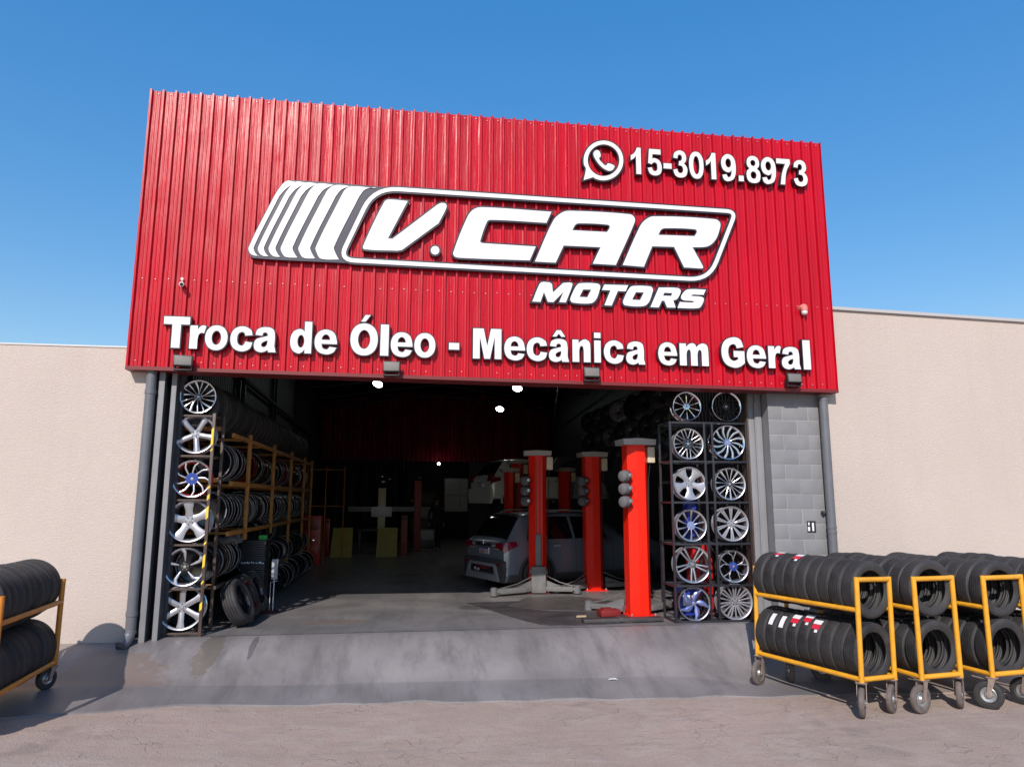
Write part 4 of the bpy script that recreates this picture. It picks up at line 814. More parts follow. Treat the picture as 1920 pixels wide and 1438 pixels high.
left_rim(3, .265, .74, 'satin silver wheel rim with five plain tapered spokes, fourth shelf of the left rack', n=5, subs=[[(.12, 0, .22), (.45, 0, .16), (.95, 0, .25)]], body=m['silver'], barrel=m['silver'], ph=150)
left_rim(4, .238, .725, 'black wheel rim with five bright hooked blades, fifth shelf of the left rack', n=5, subs=[[(.3, 0, .05), (.7, 3, .1), (.95, 12, .2)]], body=m['blackgloss'], face=m['machined'])
left_rim(5, .272, .725, 'silver wheel rim with six flat spokes, bottom of the left rack', n=6, subs=[[(.18, 0, .12), (.6, 0, .125), (.95, 0, .18)]], body=m['silver'], barrel=m['chrome'])

# display racks
t = thing('wheel_rack', 'black steel display rack holding twelve wheel rims right of the bay', 'rack', (7.85, .7, 0))
def rel(o, t): o.parent = t; o.matrix_parent_inverse = Matrix.Translation(-t.location); return o
PX = [7.24, 7.755, 7.875, 8.40]
for y in (.45, .9):
    for x in (PX if y < .6 else (7.24, 7.82, 8.40)):
        b = MB(); b.cbox(x-.015, x+.015, y-.015, y+.015, -.03 if y < .6 else 0, 2.80, .003); rel(b.obj('post', M['rackblack']), t)
for z in RZ:
    b = MB()
    for y in (.45, .62, .9): b.cbox(7.26, 8.385, y-.0145, y+.0145, max(z, .03)-.03, max(z, .03)-.002, .003)
    for x in (7.24, 8.40): b.cbox(x-.0145, x+.0145, .466, .884, max(z, .03)-.03, max(z, .03)-.002, .003)
    rel(b.obj('shelf', M['rackblack']), t)
b = MB(); b.path([(8.3, .9, .5), (7.95, .9, 1.05)], .012, 6); rel(b.obj('brace', M['rackblack']), t)
t = thing('wheel_rack', 'narrow brown steel rack with six wheel rims and yellow tape, left of the bay', 'rack', (.8, .6, 0))
for (x, y) in ((1.005, .33), (1.03, .72), (.50, .45), (.50, .8)):
    b = MB(); b.cbox(x-.019, x+.019, y-.019, y+.019, 0, 2.78, .003); rel(b.obj('post', M['bronze']), t)
for z in LZ:
    b = MB()
    for y in (.35, .7): b.cbox(.52, .985, y-.0125, y+.0125, max(z, .03)-.028, max(z, .03)-.003, .003)
    b.cbox(.99, 1.015, .35, .70, max(z, .03)-.028, max(z, .03)-.003, .003); rel(b.obj('shelf', M['bronze']), t)
for z in (2.62, 1.93, .55):
    b = MB(); b.cbox(.52, 1.01, .735, .775, z-.03, z+.03, .004); rel(b.obj('crossbar', M['orange']), t)
for (z0, z1) in ((2.35, 2.6), (2.28, 2.33), (1.8, 1.86), (1.66, 1.75), (1.42, 1.6), (1.1, 1.16), (.82, 1.0), (.62, .68), (.3, .42)):
    b = MB(); hh = z1-z0
    b.add([(.985, .3085, z0), (1.013, .3085, z0+.03), (1.013, .3085, z1), (.985, .3085, z1-.03), (.985, .3115, z0), (1.013, .3115, z0+.03), (1.013, .3115, z1), (.985, .3115, z1-.03)], [(0, 1, 2, 3), (0, 4, 5, 1), (2, 6, 7, 3), (1, 5, 6, 2), (0, 3, 7, 4)])
    rel(b.obj('tape', M['tape']), t)

# ------------------------------------------------------------------ tyres
def tyre_profile(R, w, ri):
    h = w/2; o = []
    o += [(-h*.72, ri), (-h*.86, ri+.004), (-h*.9, ri+.018), (-h*.97, ri+(R-ri)*.35), (-h, ri+(R-ri)*.55), (-h*.97, ri+(R-ri)*.78), (-h*.9, R-.014), (-h*.82, R-.005)]
    for g in (-.5, -.17, .17, .5):
        gw = .055
        o += [(h*(g-gw), R-.0015 if abs(g) > .3 else R), (h*(g-gw*.8), R-.013), (h*(g+gw*.8), R-.013), (h*(g+gw), R-.0015 if abs(g) > .3 else R)]
    o += [(h*.82, R-.005), (h*.9, R-.014), (h*.97, ri+(R-ri)*.78), (h, ri+(R-ri)*.55), (h*.97, ri+(R-ri)*.35), (h*.9, ri+.018), (h*.86, ri+.004), (h*.72, ri),
          (h*.66, ri+.012), (h*.8, R-.05), (h*.6, R-.022), (-h*.6, R-.022), (-h*.8, R-.05), (-h*.66, ri+.012)]
    return o
b = MB(); b.lathe(tyre_profile(.30, .156, .2), 'X', 56, closed=True); TYRE = b.mesh('tyre', M['tyre'], ang=.5)
b = MB(); b.lathe(tyre_profile(.31, .2, .2), 'X', 40, closed=True); TYRE2 = b.mesh('tyre', M['tyre'], ang=.5)
def put_tyre(Mw, label, group, me=None, cat='tyre', name='tyre'):
    o = bpy.data.objects.new(name, me or TYRE); COL.objects.link(o); o.matrix_world = Mw
    return tag(o, label, cat, group)
def label_on(o, a0, da, x0, x1, R, m, name='sticker'):
    b = MB(); rows = []
    for i in range(5):
        a = a0+da*i/4; rows.append([(x, (R+.002)*math.cos(a), (R+.002)*math.sin(a)) for x in (x0, x1)])
    b.grid(rows); c = b.obj(name, m, o); return c

def caster(root, x, y, rz, r=.145, m_t=None, z_top=.335):
    e = bpy.data.objects.new('caster', None); COL.objects.link(e); e.parent = root; e.location = (x, y, 0); e.rotation_euler = (0, 0, rz); e.empty_display_size = .05
    # swivel fork trails the pivot by 5 cm along local X
    tx = .05
    b = MB(); h = .028
    b.lathe([(-h*.6, r*.55), (-h, r*.62), (-h*1.05, r*.8), (-h*.85, r*.95), (-h*.3, r), (h*.3, r), (h*.85, r*.95), (h*1.05, r*.8), (h, r*.62), (h*.6, r*.55)], 'Y', 28, Matrix.Translation((tx, 0, r)))
    b.obj('caster_tyre', m_t or M['caster'], e)
    b = MB(); b.lathe([(-h*.5, r*.57), (-h*.75, r*.5), (-h*.5, r*.3), (-h*1.15, r*.22), (-h*1.3, r*.1), (-h*1.3, .0001)], 'Y', 20, Matrix.Translation((tx, 0, r)))
    b.lathe([(h*.5, r*.57), (h*.75, r*.5), (h*.5, r*.3), (h*1.15, r*.22), (h*1.3, r*.1), (h*1.3, .0001)], 'Y', 20, Matrix.Translation((tx, 0, r)))
    b.obj('hub', M['zinc'], e)
    b = MB()
    for sg in (-1, 1):
        y0 = sg*.044
        b.prism([[(tx-.016, r-.02), (tx+.016, r-.02), (.035, z_top-.02), (-.03, z_top-.02)]], y0-.003, y0+.003)
    b.tube((tx, -.052, r), (tx, .052, r), .011, 8)
    b.cbox(-.035, .04, -.048, .048, z_top-.02, z_top-.008, .002)
    b.obj('fork', M['rust'], e)
    b = MB(); b.cbox(-.055, .055, -.055, .055, z_top-.0075, z_top, .002); b.obj('mount_plate', M['rust'], e)
def trolley(label, org, ang, L, W, tag_rows, rowname, mt, lean=0.0, ups=9, los=9, pitch=0.0, cast_rot=(0.2, -.2, .1, .3), m_c=None, from_rear=False, zs=(.362, 1.05, 1.36), sag=False, z_c=.335):
    t = thing('tyre_trolley', label, 'tyre trolley', org, 0)
    Xd = Vector((math.sin(ang), math.cos(ang), pitch)).normalized(); Yd = Vector((0, 0, 1)).cross(Xd).normalized(); Zd = Xd.cross(Yd)
    Mx = Matrix((Xd, Yd, Zd)).transposed().to_4x4() @ Matrix.Rotation(lean, 4, 'X'); Mx.translation = org
    t.matrix_world = Mx; bpy.context.view_layer.update()
    h = W/2; r = .027; z0, z1, z2 = zs
    for x in (0, L):
        b = MB(); b.tube((x, -h, z0-r), (x, -h, z2+r), r, 12); b.tube((x, h, z0-r), (x, h, z2+r), r, 12)
        b.tube((x, -h+r*.6, z2), (x, h-r*.6, z2), r, 12); b.tube((x, -h+r*.6, z0), (x, h-r*.6, z0), r, 12)
        b.obj('end_frame', mt, t)
    for y in (-h, h):
        for z in (z0, z1):
            b = MB(); b.tube((r*.5, y, z), (L-r*.5, y, z), r*.95, 12); b.obj('rail', mt, t)
    for i, (x, y) in enumerate(((.02, h-.02), (.02, -h+.02), (L-.02, h-.02), (L-.02, -h+.02))):
        caster(t, x, y, cast_rot[i], m_t=m_c, z_top=z0-r, r=.145 if z0 > .3 else .11)
    zl = z0+r+.3-.075; zu = z1+math.sqrt(.327**2-h**2) if h < .327 else z1+.1
    if sag: zl = z0+math.sqrt(.327**2-h**2)
    for row, (n, z) in enumerate(((ups, zu), (los, zl))):
        for i in range(n):
            x = .09+(L-.18)*i/(n-1)+random.uniform(-.006, .006)
            q = Mx @ Matrix.Translation((x, random.uniform(-.012, .012), z+random.uniform(-.012, .012))) @ Matrix.Rotation(random.uniform(0, 6.28), 4, 'X') @ Matrix.Rotation(random.uniform(-.02, .02), 4, 'Z')
            sc_ = random.uniform(.975, 1.02) if not (i == 0) else 1.0
            lab = '%s tyre from the %s in the %s row of the %s' % (ORD[i], 'far end' if from_rear else 'front', 'upper' if row == 0 else 'lower', rowname)
            idx = n-1-i if from_rear else i
            if from_rear: lab = '%s tyre from the far end in the %s row of the %s' % (ORD[idx], 'upper' if row == 0 else 'lower', rowname)
            q = q @ Matrix.Diagonal((1, sc_, sc_, 1))
            key = (row, i)
            if key in tag_rows:      # keep the sticker on top: cancel the random spin
                q = Mx @ Matrix.Translation((x, 0, z)) @ Matrix.Diagonal((1, 1.0, 1.0, 1))
            o = put_tyre(q, lab, 'tyres on the trolleys')
            for (a0, da, x0, x1, mk) in tag_rows.get(key, ()): label_on(o, a0, da, x0, x1, .3, M[mk])
    return t
def stk(a): return [(a, .2, -.055, .055, 'white_label'), (a-.21, .2, -.055, .05, 'red_label'), (a-.34, .11, -.04, .0, 'white_label')]
def stw(a): return [(a-.3, .5, -.035, .03, 'white_label')]
T1 = {(0, 5): stk(1.2), (0, 7): stk(1.35), (1, 3): stk(.78), (1, 4): stk(1.0), (1, 5): stk(.85), (1, 7): stw(.7), (1, 6): stw(.66)}
trolley('yellow tyre trolley nearest the bay, two rows of black tyres with stickers', (8.415, -2.17, -.514), math.radians(-17), 1.46, .50, T1, 'yellow trolley nearest the bay', M['yellow'], cast_rot=(2.2, 2.0, 1.9, 2.6), lean=0.03)
trolley('yellow tyre trolley second from the bay, standing by the right wall', (9.16, -2.16, -.514), math.radians(-8), 1.5, .52, {}, 'second yellow trolley', M['yellow'], cast_rot=(1.75, -.9, 1.3, 1.0))
trolley('yellow tyre trolley third from the bay, standing by the right wall', (10.0, -2.16, -.514), math.radians(-8), 1.5, .54, {}, 'third yellow trolley', M['yellow'], cast_rot=(.6, .3, 1.3, 1.0), m_c=M['casterblk'])
trolley('yellow tyre trolley farthest right, cut by the picture edge', (10.82, -2.1, -.514), math.radians(-10), 1.5, .54, {}, 'farthest right yellow trolley', M['yellow'])
trolley('orange tyre trolley in front of the left beige wall, cut by the picture edge', (-.275, -2.36, -.27), math.radians(-5), 1.45, .58, {(0, 7): [(.9, .12, -.03, .03, 'white_label'), (.75, .15, -.03, .03, 'red_label')]}, 'left orange trolley', M['orange2'], m_c=M['casterblk'], from_rear=True, cast_rot=(.4, .6, .9, 2.6), zs=(.26, .87, 1.08), sag=True)
# ------------------------------------------------------------------ car lifts
def lift_post(loc, rz, label, carriage=False, arms=(), bowls=True, H=2.5, W=.325, group='red car lift posts'):
    t = thing('car_lift_post', label, 'car lift', loc, rz, group)
    h = W/2
    pl_ = [(-h, .15), (-h, -.06), (-h*.3, -.15), (h*.55, -.15), (h, -.05), (h, .15), (h*.72, .15), (h*.72, .0), (-h*.72, .0), (-h*.72, .15)]
    b = MB(); b.prism([pl_], .02, H, plane='XY'); b.obj('column', M['lift'], t, smooth=False)
    b = MB(); b.cbox(-h-.05, h+.05, -.2, .2, 0, .019, .004); b.obj('base_plate', M['lift'], t)
    b = MB()
    b.prism([[(-h-.09, H+.001), (h+.09, H+.001), (h+.1, H+.085), (.0, H+.1), (-h-.1, H+.085)]], -.19, .19, plane='XZ'); b.obj('cap', M['liftcap'], t, smooth=False)
    b = MB(); b.cbox(h+.012, h+.13, -.06, .06, H-.26, H-.02, .012); bx = b.obj('control_box', M['creambox'], t)
    b = MB(); b.cbox(h-.01, h+.011, -.03, .03, H-.22, H-.1, .003); b.obj('box_bracket', M['lift'], t)
    for q in range(4):
        b = MB(); b.tube(((-h-.02, h+.02)[q % 2], (-.16, .16)[q//2], .019), ((-h-.02, h+.02)[q % 2], (-.16, .16)[q//2], .05), .016, 6); b.obj('anchor_bolt', M['zinc'], t)
    b = MB(); b.path([(h+.07, .0, H-.26), (h+.05, .03, H-.5), (h+.035, .04, 1.2), (h+.03, .05, .5), (h+.05, .08, .1)], .009, 6); b.obj('hose', M['black'], t)
    if bowls:
        for i in range(3):
            z = H-.47-.19*i
            b = MB(); Rm_ = Matrix.Translation((-h-.02, -.11, z)) @ Matrix.Rotation(.5, 4, 'Z')
            b.lathe([(-.14, .0001), (-.138, .05), (-.12, .078), (-.07, .09), (-.01, .088), (0, .075), (0, .03)], 'X', 20, Rm_)
            k = b.obj('pad_cup', M['rubbergrey'], t)
            b = MB(); b.lathe([(.0, .034), (.03, .03), (.035, .0001)], 'X', 12, Rm_ @ Matrix.Translation((-.035, -.075, .012)) @ Matrix.Rotation(-1.9, 4, 'Z')); b.obj('cup_pin', M['zinc'], k)
            b = MB(); b.lathe([(-.035, .0905), (-.03, .094), (-.012, .094), (-.007, .0885)], 'X', 20, Rm_); b.obj('cup_rim', M['black'], k)
    if carriage:
        b = MB()
        for sx in (-.035, .035): b.box(sx-.006, sx+.006, -.156, -.1505, .3, H-.05)
        b.obj('slot_edges', M['black'], t)
        b = MB(); b.cbox(-.13, .13, -.3, -.16, .02, .48, .01); b.cbox(-.05, .05, -.22, -.16, .48, 1.05, .006); b.cbox(-.16, .16, -.28, -.2, .36, .42, .006)
        b.box(-.02, .06, -.303, -.3, .08, .4); b.obj('carriage', M['liftgrey'], t)
    for (p0, p1, w_, wm) in arms:
        b = MB(); d = Vector(p1)-Vector(p0); L_ = d.length; a = math.atan2(d.y, d.x)
        Mx = Matrix.Translation(p0) @ Matrix.Rotation(a, 4, 'Z')
        b.cbox(0, L_, -w_/2, w_/2, .05, .13, .008, Mx); b.cbox(L_*.55, L_*1.15, -w_*.36, w_*.36, .065, .115, .006, Mx)
        b.prism([[(0, .13), (L_*.6, .13), (0, .24)]], -.012, .012, plane='XZ', Mx=Mx)
        ar = b.obj('arm', M['liftgrey'], t)
        b = MB(); b.lathe([(.02, .0001), (.02, .07), (.15, .06), (.16, .03), (.16, .0001)], 'Z', 16, Mx @ Matrix.Translation((L_*1.15, 0, 0))); b.obj('arm_pad', M['rubbergrey'], ar)
        b = MB(); b.path([Mx @ Vector((0, .05, .32)), Mx @ Vector((L_*.5, .06, .2)), Mx @ Vector((L_*1.0, .05, .14))], .009, 6); b.obj('arm_rod', M['zinc'], ar)
    return t
lift_post((6.95, 1.17, 0), .06, 'red car lift post standing nearest the street in full sun', arms=[((-.2, .1, 0), (-.55, .5, 0), .13, 1), ((.2, .1, 0), (.7, .42, 0), .12, 1)])
lift_post((5.95, 4.03, 0), -.12, 'red car lift post with grey carriage in front of the grey SUV', carriage=True, arms=[((-.12, -.22, 0), (-.72, -.6, 0), .14, 1), ((.13, -.2, 0), (.62, -.3, 0), .15, 1)])
lift_post((7.07, 4.22, 0), .05, 'red car lift post beside the grey SUV side door, with base flange', arms=[((-.2, -.06, 0), (-.75, -.35, 0), .14, 1), ((.22, .0, 0), (.8, .1, 0), .13, 1)])
lift_post((6.35, 9.1, 0), .0, 'dark red lift post deep inside, before the raised car rear wheel', bowls=True, H=2.6, W=.28)
lift_post((7.66, 9.3, 0), .0, 'dark red lift post deep inside, before the raised car front door', bowls=False, H=2.42, W=.3)
lift_post((6.05, 8.4, 0), .0, 'short dark red lift post beside the raised car rear wheel', bowls=False, H=2.36, W=.24)
# cross hood between rear posts
t = thing('lift_crossbeam', 'dark arched beam joining two rear lift posts above the car', 'lift beam', (7.6, 8.9, 2.6))
b = MB(); b.prism([[(-.45, -.16), (-.25, .16), (.2, .24), (1.0, .26), (1.0, .16), (.3, .14), (-.1, .02), (-.25, -.16)]], -.12, .12); b.obj('beam', M['steel_dk'], t, smooth=False)
# rubber floor mats
b = MB()
pm = [(4.53, 2.74), (4.7, 2.3), (4.83, 1.94), (5.05, 1.3), (5.2, .92), (5.35, .6), (5.5, .47), (5.75, .44), (6.3, .5), (7.1, .62), (7.15, 1.5), (6.6, 2.9), (5.6, 2.85)]
b.prism([pm], .004, .012, plane='XY'); tag(b.obj('floor_mat', M['mat'], smooth=False), 'large black rubber mat lying in the sun before the lift', 'floor mat')
b = MB(); b.prism([[(5.15, 2.3), (5.6, 1.75), (6.9, 1.4), (7.2, 2.3), (6.4, 3.3), (5.6, 3.2)]], .014, .021, plane='XY'); tag(b.obj('floor_mat', mat('dark_grey_mat', (.085, .075, .074), .4, var=.3, vscale=4, rvar=.1), smooth=False), 'smaller grey mat piece lying on the black mat behind the near post', 'floor mat')
b = MB(); b.prism([[(0, 0), (.15, .02), (.155, .07), (.02, .06)]], 0, .02, plane='XY'); o = tag(b.obj('wood_offcut', mat('pale_wood', (.45, .33, .2), .7)), 'small pale wood offcut lying on the mats', 'wood piece'); o.location = (5.95, .98, .0215)
b = MB(); b.cbox(0, .3, 0, .2, 0, .09, .01); b.cbox(.05, .2, .03, .17, .0905, .11, .005); o = tag(b.obj('pump_pedal', mat('dull_dark_red', (.2, .012, .012), .6)), 'red foot pedal box left of the sunlit lift post', 'pedal'); o.location = (6.32, .98, .02); o.rotation_euler = (0, 0, .1)
b = MB(); b.cbox(0, 1.15, 0, .16, 0, .05, .008); b.cbox(.5, .56, -.02, .18, .01, .06, .005); o = tag(b.obj('cable_cover', M['mat']), 'flat black cable cover on the floor before the sunlit post', 'cable cover'); o.location = (5.95, .52, .014); o.rotation_euler = (0, 0, .03)

# ------------------------------------------------------------------ cars
def catmull(P, t):
    n = len(P)-1; i = min(int(t), n-1); u = t-i
    p0, p1, p2, p3 = P[max(i-1, 0)], P[i], P[i+1], P[min(i+2, n)]
    return [.5*((2*b_)+(-a+c)*u+(2*a-5*b_+4*c-d)*u*u+(-a+3*b_-3*c+d)*u**3) for a, b_, c, d in zip(p0, p1, p2, p3)]
class Car:
    # X runs from the tail (0) to the nose, Y to the left
    def __init__(s, st, belt, sill=.3):
        s.st, s.belt, s.sill = st, belt, sill
    def station(s, x):
        xs = [q[0] for q in s.st]
        if x <= xs[0]: return s.st[0]
        i = max(j for j in range(len(xs)-1) if xs[j] <= x) if x < xs[-1] else len(xs)-2
        return catmull(s.st, i+(x-xs[i])/(xs[i+1]-xs[i]))
    def P(s, x, v):      # v 0..1 from sill up to the roof centre, right-hand side (y<0)
        _, zr, w, wr = s.station(x)
        bl = min(s.belt, zr-.03); zs = s.sill
        K = [(w*.9, zs), (w*.985, zs+.1), (w, zs+.28), (w*.995, zs+(bl-zs)*.75), (w*.965, bl)]
        if zr-bl > .12: K += [(wr+(w*.965-wr)*.45, bl+(zr-bl)*.5), (wr, zr-.075), (wr*.88, zr-.02), (wr*.5, zr), (0, zr+.008)]
        else: K += [(w*.93, bl+(zr-bl)*.35), (w*.86, bl+(zr-bl)*.6), (w*.7, zr-.008), (w*.4, zr), (0, zr+.004)]
        y, z = catmull(K, v*9); return Vector((x, -y, z))
    def N(s, x, v):
        e = .01; a = s.P(x+e, v)-s.P(x-e, v); c = s.P(x, min(v+e, 1))-s.P(x, max(v-e, 0)); n = a.cross(c)
        if n.length < 1e-9: n = Vector((0, -1, 0))
        n.normalize(); m = s.P(x, v)-Vector((x, 0, .7))
        return n if n.dot(m) > 0 else -n
    def body(s, b, NX=70, NV=44):
        L = s.st[-1][0]; xs = [L*i/NX for i in range(NX+1)]
        rows = []
        for x in xs:
            R = [s.P(x, v/NV) for v in range(NV+1)]; Lh = [Vector((p.x, -p.y, p.z)) for p in R[::-1][1:]]
            rows.append([tuple(p) for p in R+Lh])
        b.grid(rows)
        n = len(rows[0]); o = len(b.v)-len(rows)*n
        b.f.append(tuple(range(o, o+n))); b.mi.append(b.cur); b.f.append(tuple(range(o+(len(rows)-1)*n, o+len(rows)*n))[::-1]); b.mi.append(b.cur)
        for i in range(len(rows)-1): b.f.append((o+i*n, o+(i+1)*n, o+(i+1)*n+n-1, o+i*n+n-1)); b.mi.append(b.cur)
    def patch(s, b, quad, off, n=8, m=8, mirror=False):   # quad: four (x, v)
        rows = []
        for i in range(n+1):
            r = []
            for j in range(m+1):
                u, w = i/n, j/m
                x = (1-w)*((1-u)*quad[0][0]+u*quad[1][0])+w*((1-u)*quad[3][0]+u*quad[2][0])
                v = (1-w)*((1-u)*quad[0][1]+u*quad[1][1])+w*((1-u)*quad[3][1]+u*quad[2][1])
                p = s.P(x, v)+s.N(x, v)*off
                if mirror: p.y = -p.y
                r.append(tuple(p))
            rows.append(r)
        b.grid(rows)
def car_wheel(root, x, y, r, side):
    b = MB(); h = .1
    b.lathe([(-h*.8, r*.68), (-h, r*.72), (-h, r*.9), (-h*.8, r), (h*.8, r), (h, r*.9), (h, r*.72), (h*.8, r*.68)], 'Y', 36, Matrix.Translation((x, y, r)))
    t_ = b.obj('wheel', M['casterblk'], root)
    b = MB(); yo = y+side*h*.82; R = r*.7
    tmp = MB(); spokes_mesh(tmp, 8, [[(.15, 0, .07), (.95, 0, .11)]], R)
    tmp.lathe([(.1*R, .93*R), (0, .95*R), (0, 1.0*R), (.03*R, 1.02*R)], 'Y', 36); tmp.lathe([(.11*R, .24*R), (.07*R, .2*R), (.06*R, .0001)], 'Y', 16)
    Mx = Matrix.Translation((x, yo, r)) @ (Matrix.Identity(4) if side < 0 else Matrix.Rotation(math.pi, 4, 'Z'))
    b.add(tmp.v, tmp.f, Mx); b.obj('rim', M['lipgrey'], t_)
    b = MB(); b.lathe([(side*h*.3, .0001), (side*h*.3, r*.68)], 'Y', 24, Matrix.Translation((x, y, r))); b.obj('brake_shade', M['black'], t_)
def make_car(name, label, loc, rz, paint, suv, scale=1.0):
    t = thing(name, label, 'car', loc, rz)
    t.scale = (scale, scale, scale*.95)
    if suv:
        st = [(0, .99, .82, .70), (.05, 1.03, .855, .72), (.16, 1.19, .87, .70), (.30, 1.38, .878, .68), (.42, 1.52, .88, .66), (.62, 1.575, .885, .645), (1.2, 1.60, .89, .64), (1.9, 1.595, .89, .63), (2.4, 1.54, .885, .60), (2.8, 1.30, .88, .62), (3.12, 1.07, .87, .68), (3.6, 1.02, .85, .68), (4.0, .9, .79, .6), (4.2, .66, .68, .5)]
        c = Car(st, .99, .18); L = 4.2; wx = (.74, 3.36); wr_ = .335
    else:
        st = [(0, .95, .78, .66), (.05, 1.0, .83, .68), (.2, 1.2, .855, .66), (.36, 1.40, .865, .63), (.5, 1.5, .87, .61), (.8, 1.54, .87, .60), (1.5, 1.55, .87, .59), (2.2, 1.48, .865, .57), (2.65, 1.22, .86, .6), (3.0, 1.02, .85, .66), (3.5, .95, .82, .64), (3.85, .82, .75, .56), (4.0, .6, .64, .45)]
        c = Car(st, .95, .28); L = 4.0; wx = (.68, 3.2); wr_ = .31
    b = MB(); c.body(b); b.obj('body', paint, t, ang=.7)
    # lower cladding and wheel arches
    b = MB()
    for mir in (False, True): c.patch(b, [(.02, .0), (L-.02, .0), (L-.02, .16 if suv else .07), (.02, .16 if suv else .07)], .006, 40, 5, mir)
    b.obj('cladding', M['cladding'], t)
    for i, x in enumerate(wx):
        for sd in (-1, 1):
            b = MB(); yb_ = sd*(c.station(x)[2]+.004); R0, R1 = wr_*1.13, wr_*1.3
            n = 22; rows = []
            for q in range(n+1):
                a = math.pi*(-.1+1.2*q/n); cz = wr_
                rows.append([(x+R1*math.cos(a), yb_-sd*.03, cz+R1*math.sin(a)), (x+R1*math.cos(a), yb_+sd*.008, cz+R1*math.sin(a)), (x+R0*math.cos(a), yb_+sd*.01, cz+R0*math.sin(a)), (x+R0*math.cos(a), yb_-sd*.12, cz+R0*math.sin(a))])
            b.grid(rows); ar = b.obj('wheel_arch', M['cladding'] if suv else paint, t)
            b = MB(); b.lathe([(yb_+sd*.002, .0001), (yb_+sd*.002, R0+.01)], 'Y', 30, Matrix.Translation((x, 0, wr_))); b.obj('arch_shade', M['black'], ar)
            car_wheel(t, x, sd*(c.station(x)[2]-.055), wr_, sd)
    # windows
    b = MB(); wq = [(.09, 1.0), (.09, .62), (.43, .70), (.43, 1.0)]; c.patch(b, wq, .004, 10, 8); c.patch(b, wq, .004, 10, 8, True); b.obj('rear_window', M['carglass'], t)
    b = MB(); xm = 2.36 if suv else 2.18; x1 = 2.98 if suv else 2.8
    for mir in (False, True): c.patch(b, [(xm+.1, .78), (x1, .80), (x1, 1.0), (xm+.1, 1.0)], .004, 8, 8, mir)
    b.obj('windscreen', M['carglass'], t)
    for mir in (False, True):
        for (xa, xb, xc, xd) in ((.52, .95, .95, .68), (1.0, 1.62, 1.58, 1.0), (1.68, 2.55, 2.12, 1.66)):
            b = MB(); c.patch(b, [(xa, .465), (xb, .465), (xd if False else xc, .655), (xd, .655)], .005, 8, 6, mir); b.obj('side_window', M['carglass'], t)
        for xh in (1.12, 2.0):
            b = MB(); c.patch(b, [(xh, .385), (xh+.16, .385), (xh+.16, .405), (xh, .405)], .03, 4, 2, mir); c.patch(b, [(xh, .383), (xh+.16, .383), (xh+.16, .407), (xh, .407)], .012, 4, 2, mir); b.obj('door_handle', M['skid'], t)
        for xg in (1.02, 1.66, 2.62):
            b = MB(); c.patch(b, [(xg, .12), (xg+.008, .12), (xg+.008, .46), (xg, .46)], .0035, 2, 10, mir); b.obj('door_gap', M['black'], t)
        sg = 1 if mir else -1
        b = MB(); b.sphere((2.42, sg*.97, 1.03), .1, 14, 8, (.6, 1.0, .75)); b.obj('mirror', M['cladding'], t)
        if suv:
            b = MB(); b.path([(.7, sg*.62, 1.59), (.85, sg*.63, 1.635), (1.6, sg*.635, 1.65), (2.0, sg*.62, 1.625), (2.15, sg*.6, 1.585)], .016, 8); b.obj('roof_rail', M['skid'], t)
    # tail: lights, plate, bumper
    for sg in (-1, 1):
        b = MB(); z0, z1 = (.80, .99) if suv else (.84, 1.06)
        pts = [(sg*.50, z0+.07), (sg*.64, z0+.03), (sg*.80, z0+.04), (sg*.83, z1-.01), (sg*.62, z1-.01), (sg*.52, z1-.03)] if suv else [(sg*.56, z0), (sg*.76, z0+.03), (sg*.82, z1), (sg*.64, z1+.02)]
        if sg > 0: pts = pts[::-1]
        b.prism([[(q[0], q[1]) for q in pts]], -.028, .1, plane='YZ')
        mir = sg > 0
        c.patch(b, [(.0, .33), (.30, .40), (.26, .46), (.0, .45)], .012, 8, 4, mir)
        tl = b.obj('taillight', M['tail'], t, smooth=False)
        if suv:
            b = MB(); b.box(-.033, -.0285, min(sg*.36, sg*.52), max(sg*.36, sg*.52), z0+.10, z0+.135); b.box(-.033, -.0285, min(sg*.44, sg*.66), max(sg*.44, sg*.66), z0+.035, z0+.06); b.obj('light_bar', M['skid'], tl)
    b = MB(); b.prism([[(-.82, .19), (.82, .19), (.87, .46), (.86, .60), (.8, .64), (-.8, .64), (-.86, .60), (-.87, .46)]], -.05, .03, plane='YZ'); bp = b.obj('rear_bumper', M['cladding'] if suv else paint, t, smooth=False)
    if suv:
        oq = [(-.74, .2), (.74, .2), (.60, .5), (.55, .55), (-.55, .55), (-.60, .5)]; iq = [(-.56, .33), (.56, .33), (.5, .49), (-.5, .49)]
        b = MB(); b.prism([oq, iq], -.075, -.051, plane='YZ'); b.obj('skid_frame', M['skid'], bp, smooth=False)
        b = MB(); b.box(-.056, -.051, -.54, .54, .365, .485); b.obj('bumper_grille', M['black'], bp)
        b = MB(); b.cbox(-.066, -.0565, -.3, .3, .42, .475, .003); b.obj('red_reflector', mat('dull_red_reflector', (.16, .01, .02), .3), bp)
        for sg in (-1, 1):
            b = MB(); b.cbox(-.06, -.0505, min(sg*.62, sg*.78), max(sg*.62, sg*.78), .52, .57, .003); b.obj('reflector', M['tail'], bp)
        b = MB(); b.tube((-.07, .1, .40), (-.16, .1, .40), .02, 8); b.sphere((-.17, .1, .43), .026, 10, 8); b.cbox(-.14, -.11, .02, .18, .37, .43, .004); b.obj('tow_hitch', M['zinc'], bp)
        b = MB(); b.cbox(-.036, -.004, -.34, .34, .89, .95, .004); b.obj('tailgate_strip', M['black'], t)
        b = MB(); em = [(0.0, .985), (.03, .985)]; b.path([(-.012, -.03, 1.0), (-.012, -.03, .93)], .008, 6); b.path([(-.012, .03, 1.0), (-.012, .03, .93)], .008, 6); b.path([(-.012, -.03, .965), (-.012, .03, .965)], .007, 6)
        for q in range(len(b.v)): b.v[q] = (b.v[q][0]-.03, b.v[q][1]*1.0, b.v[q][2])
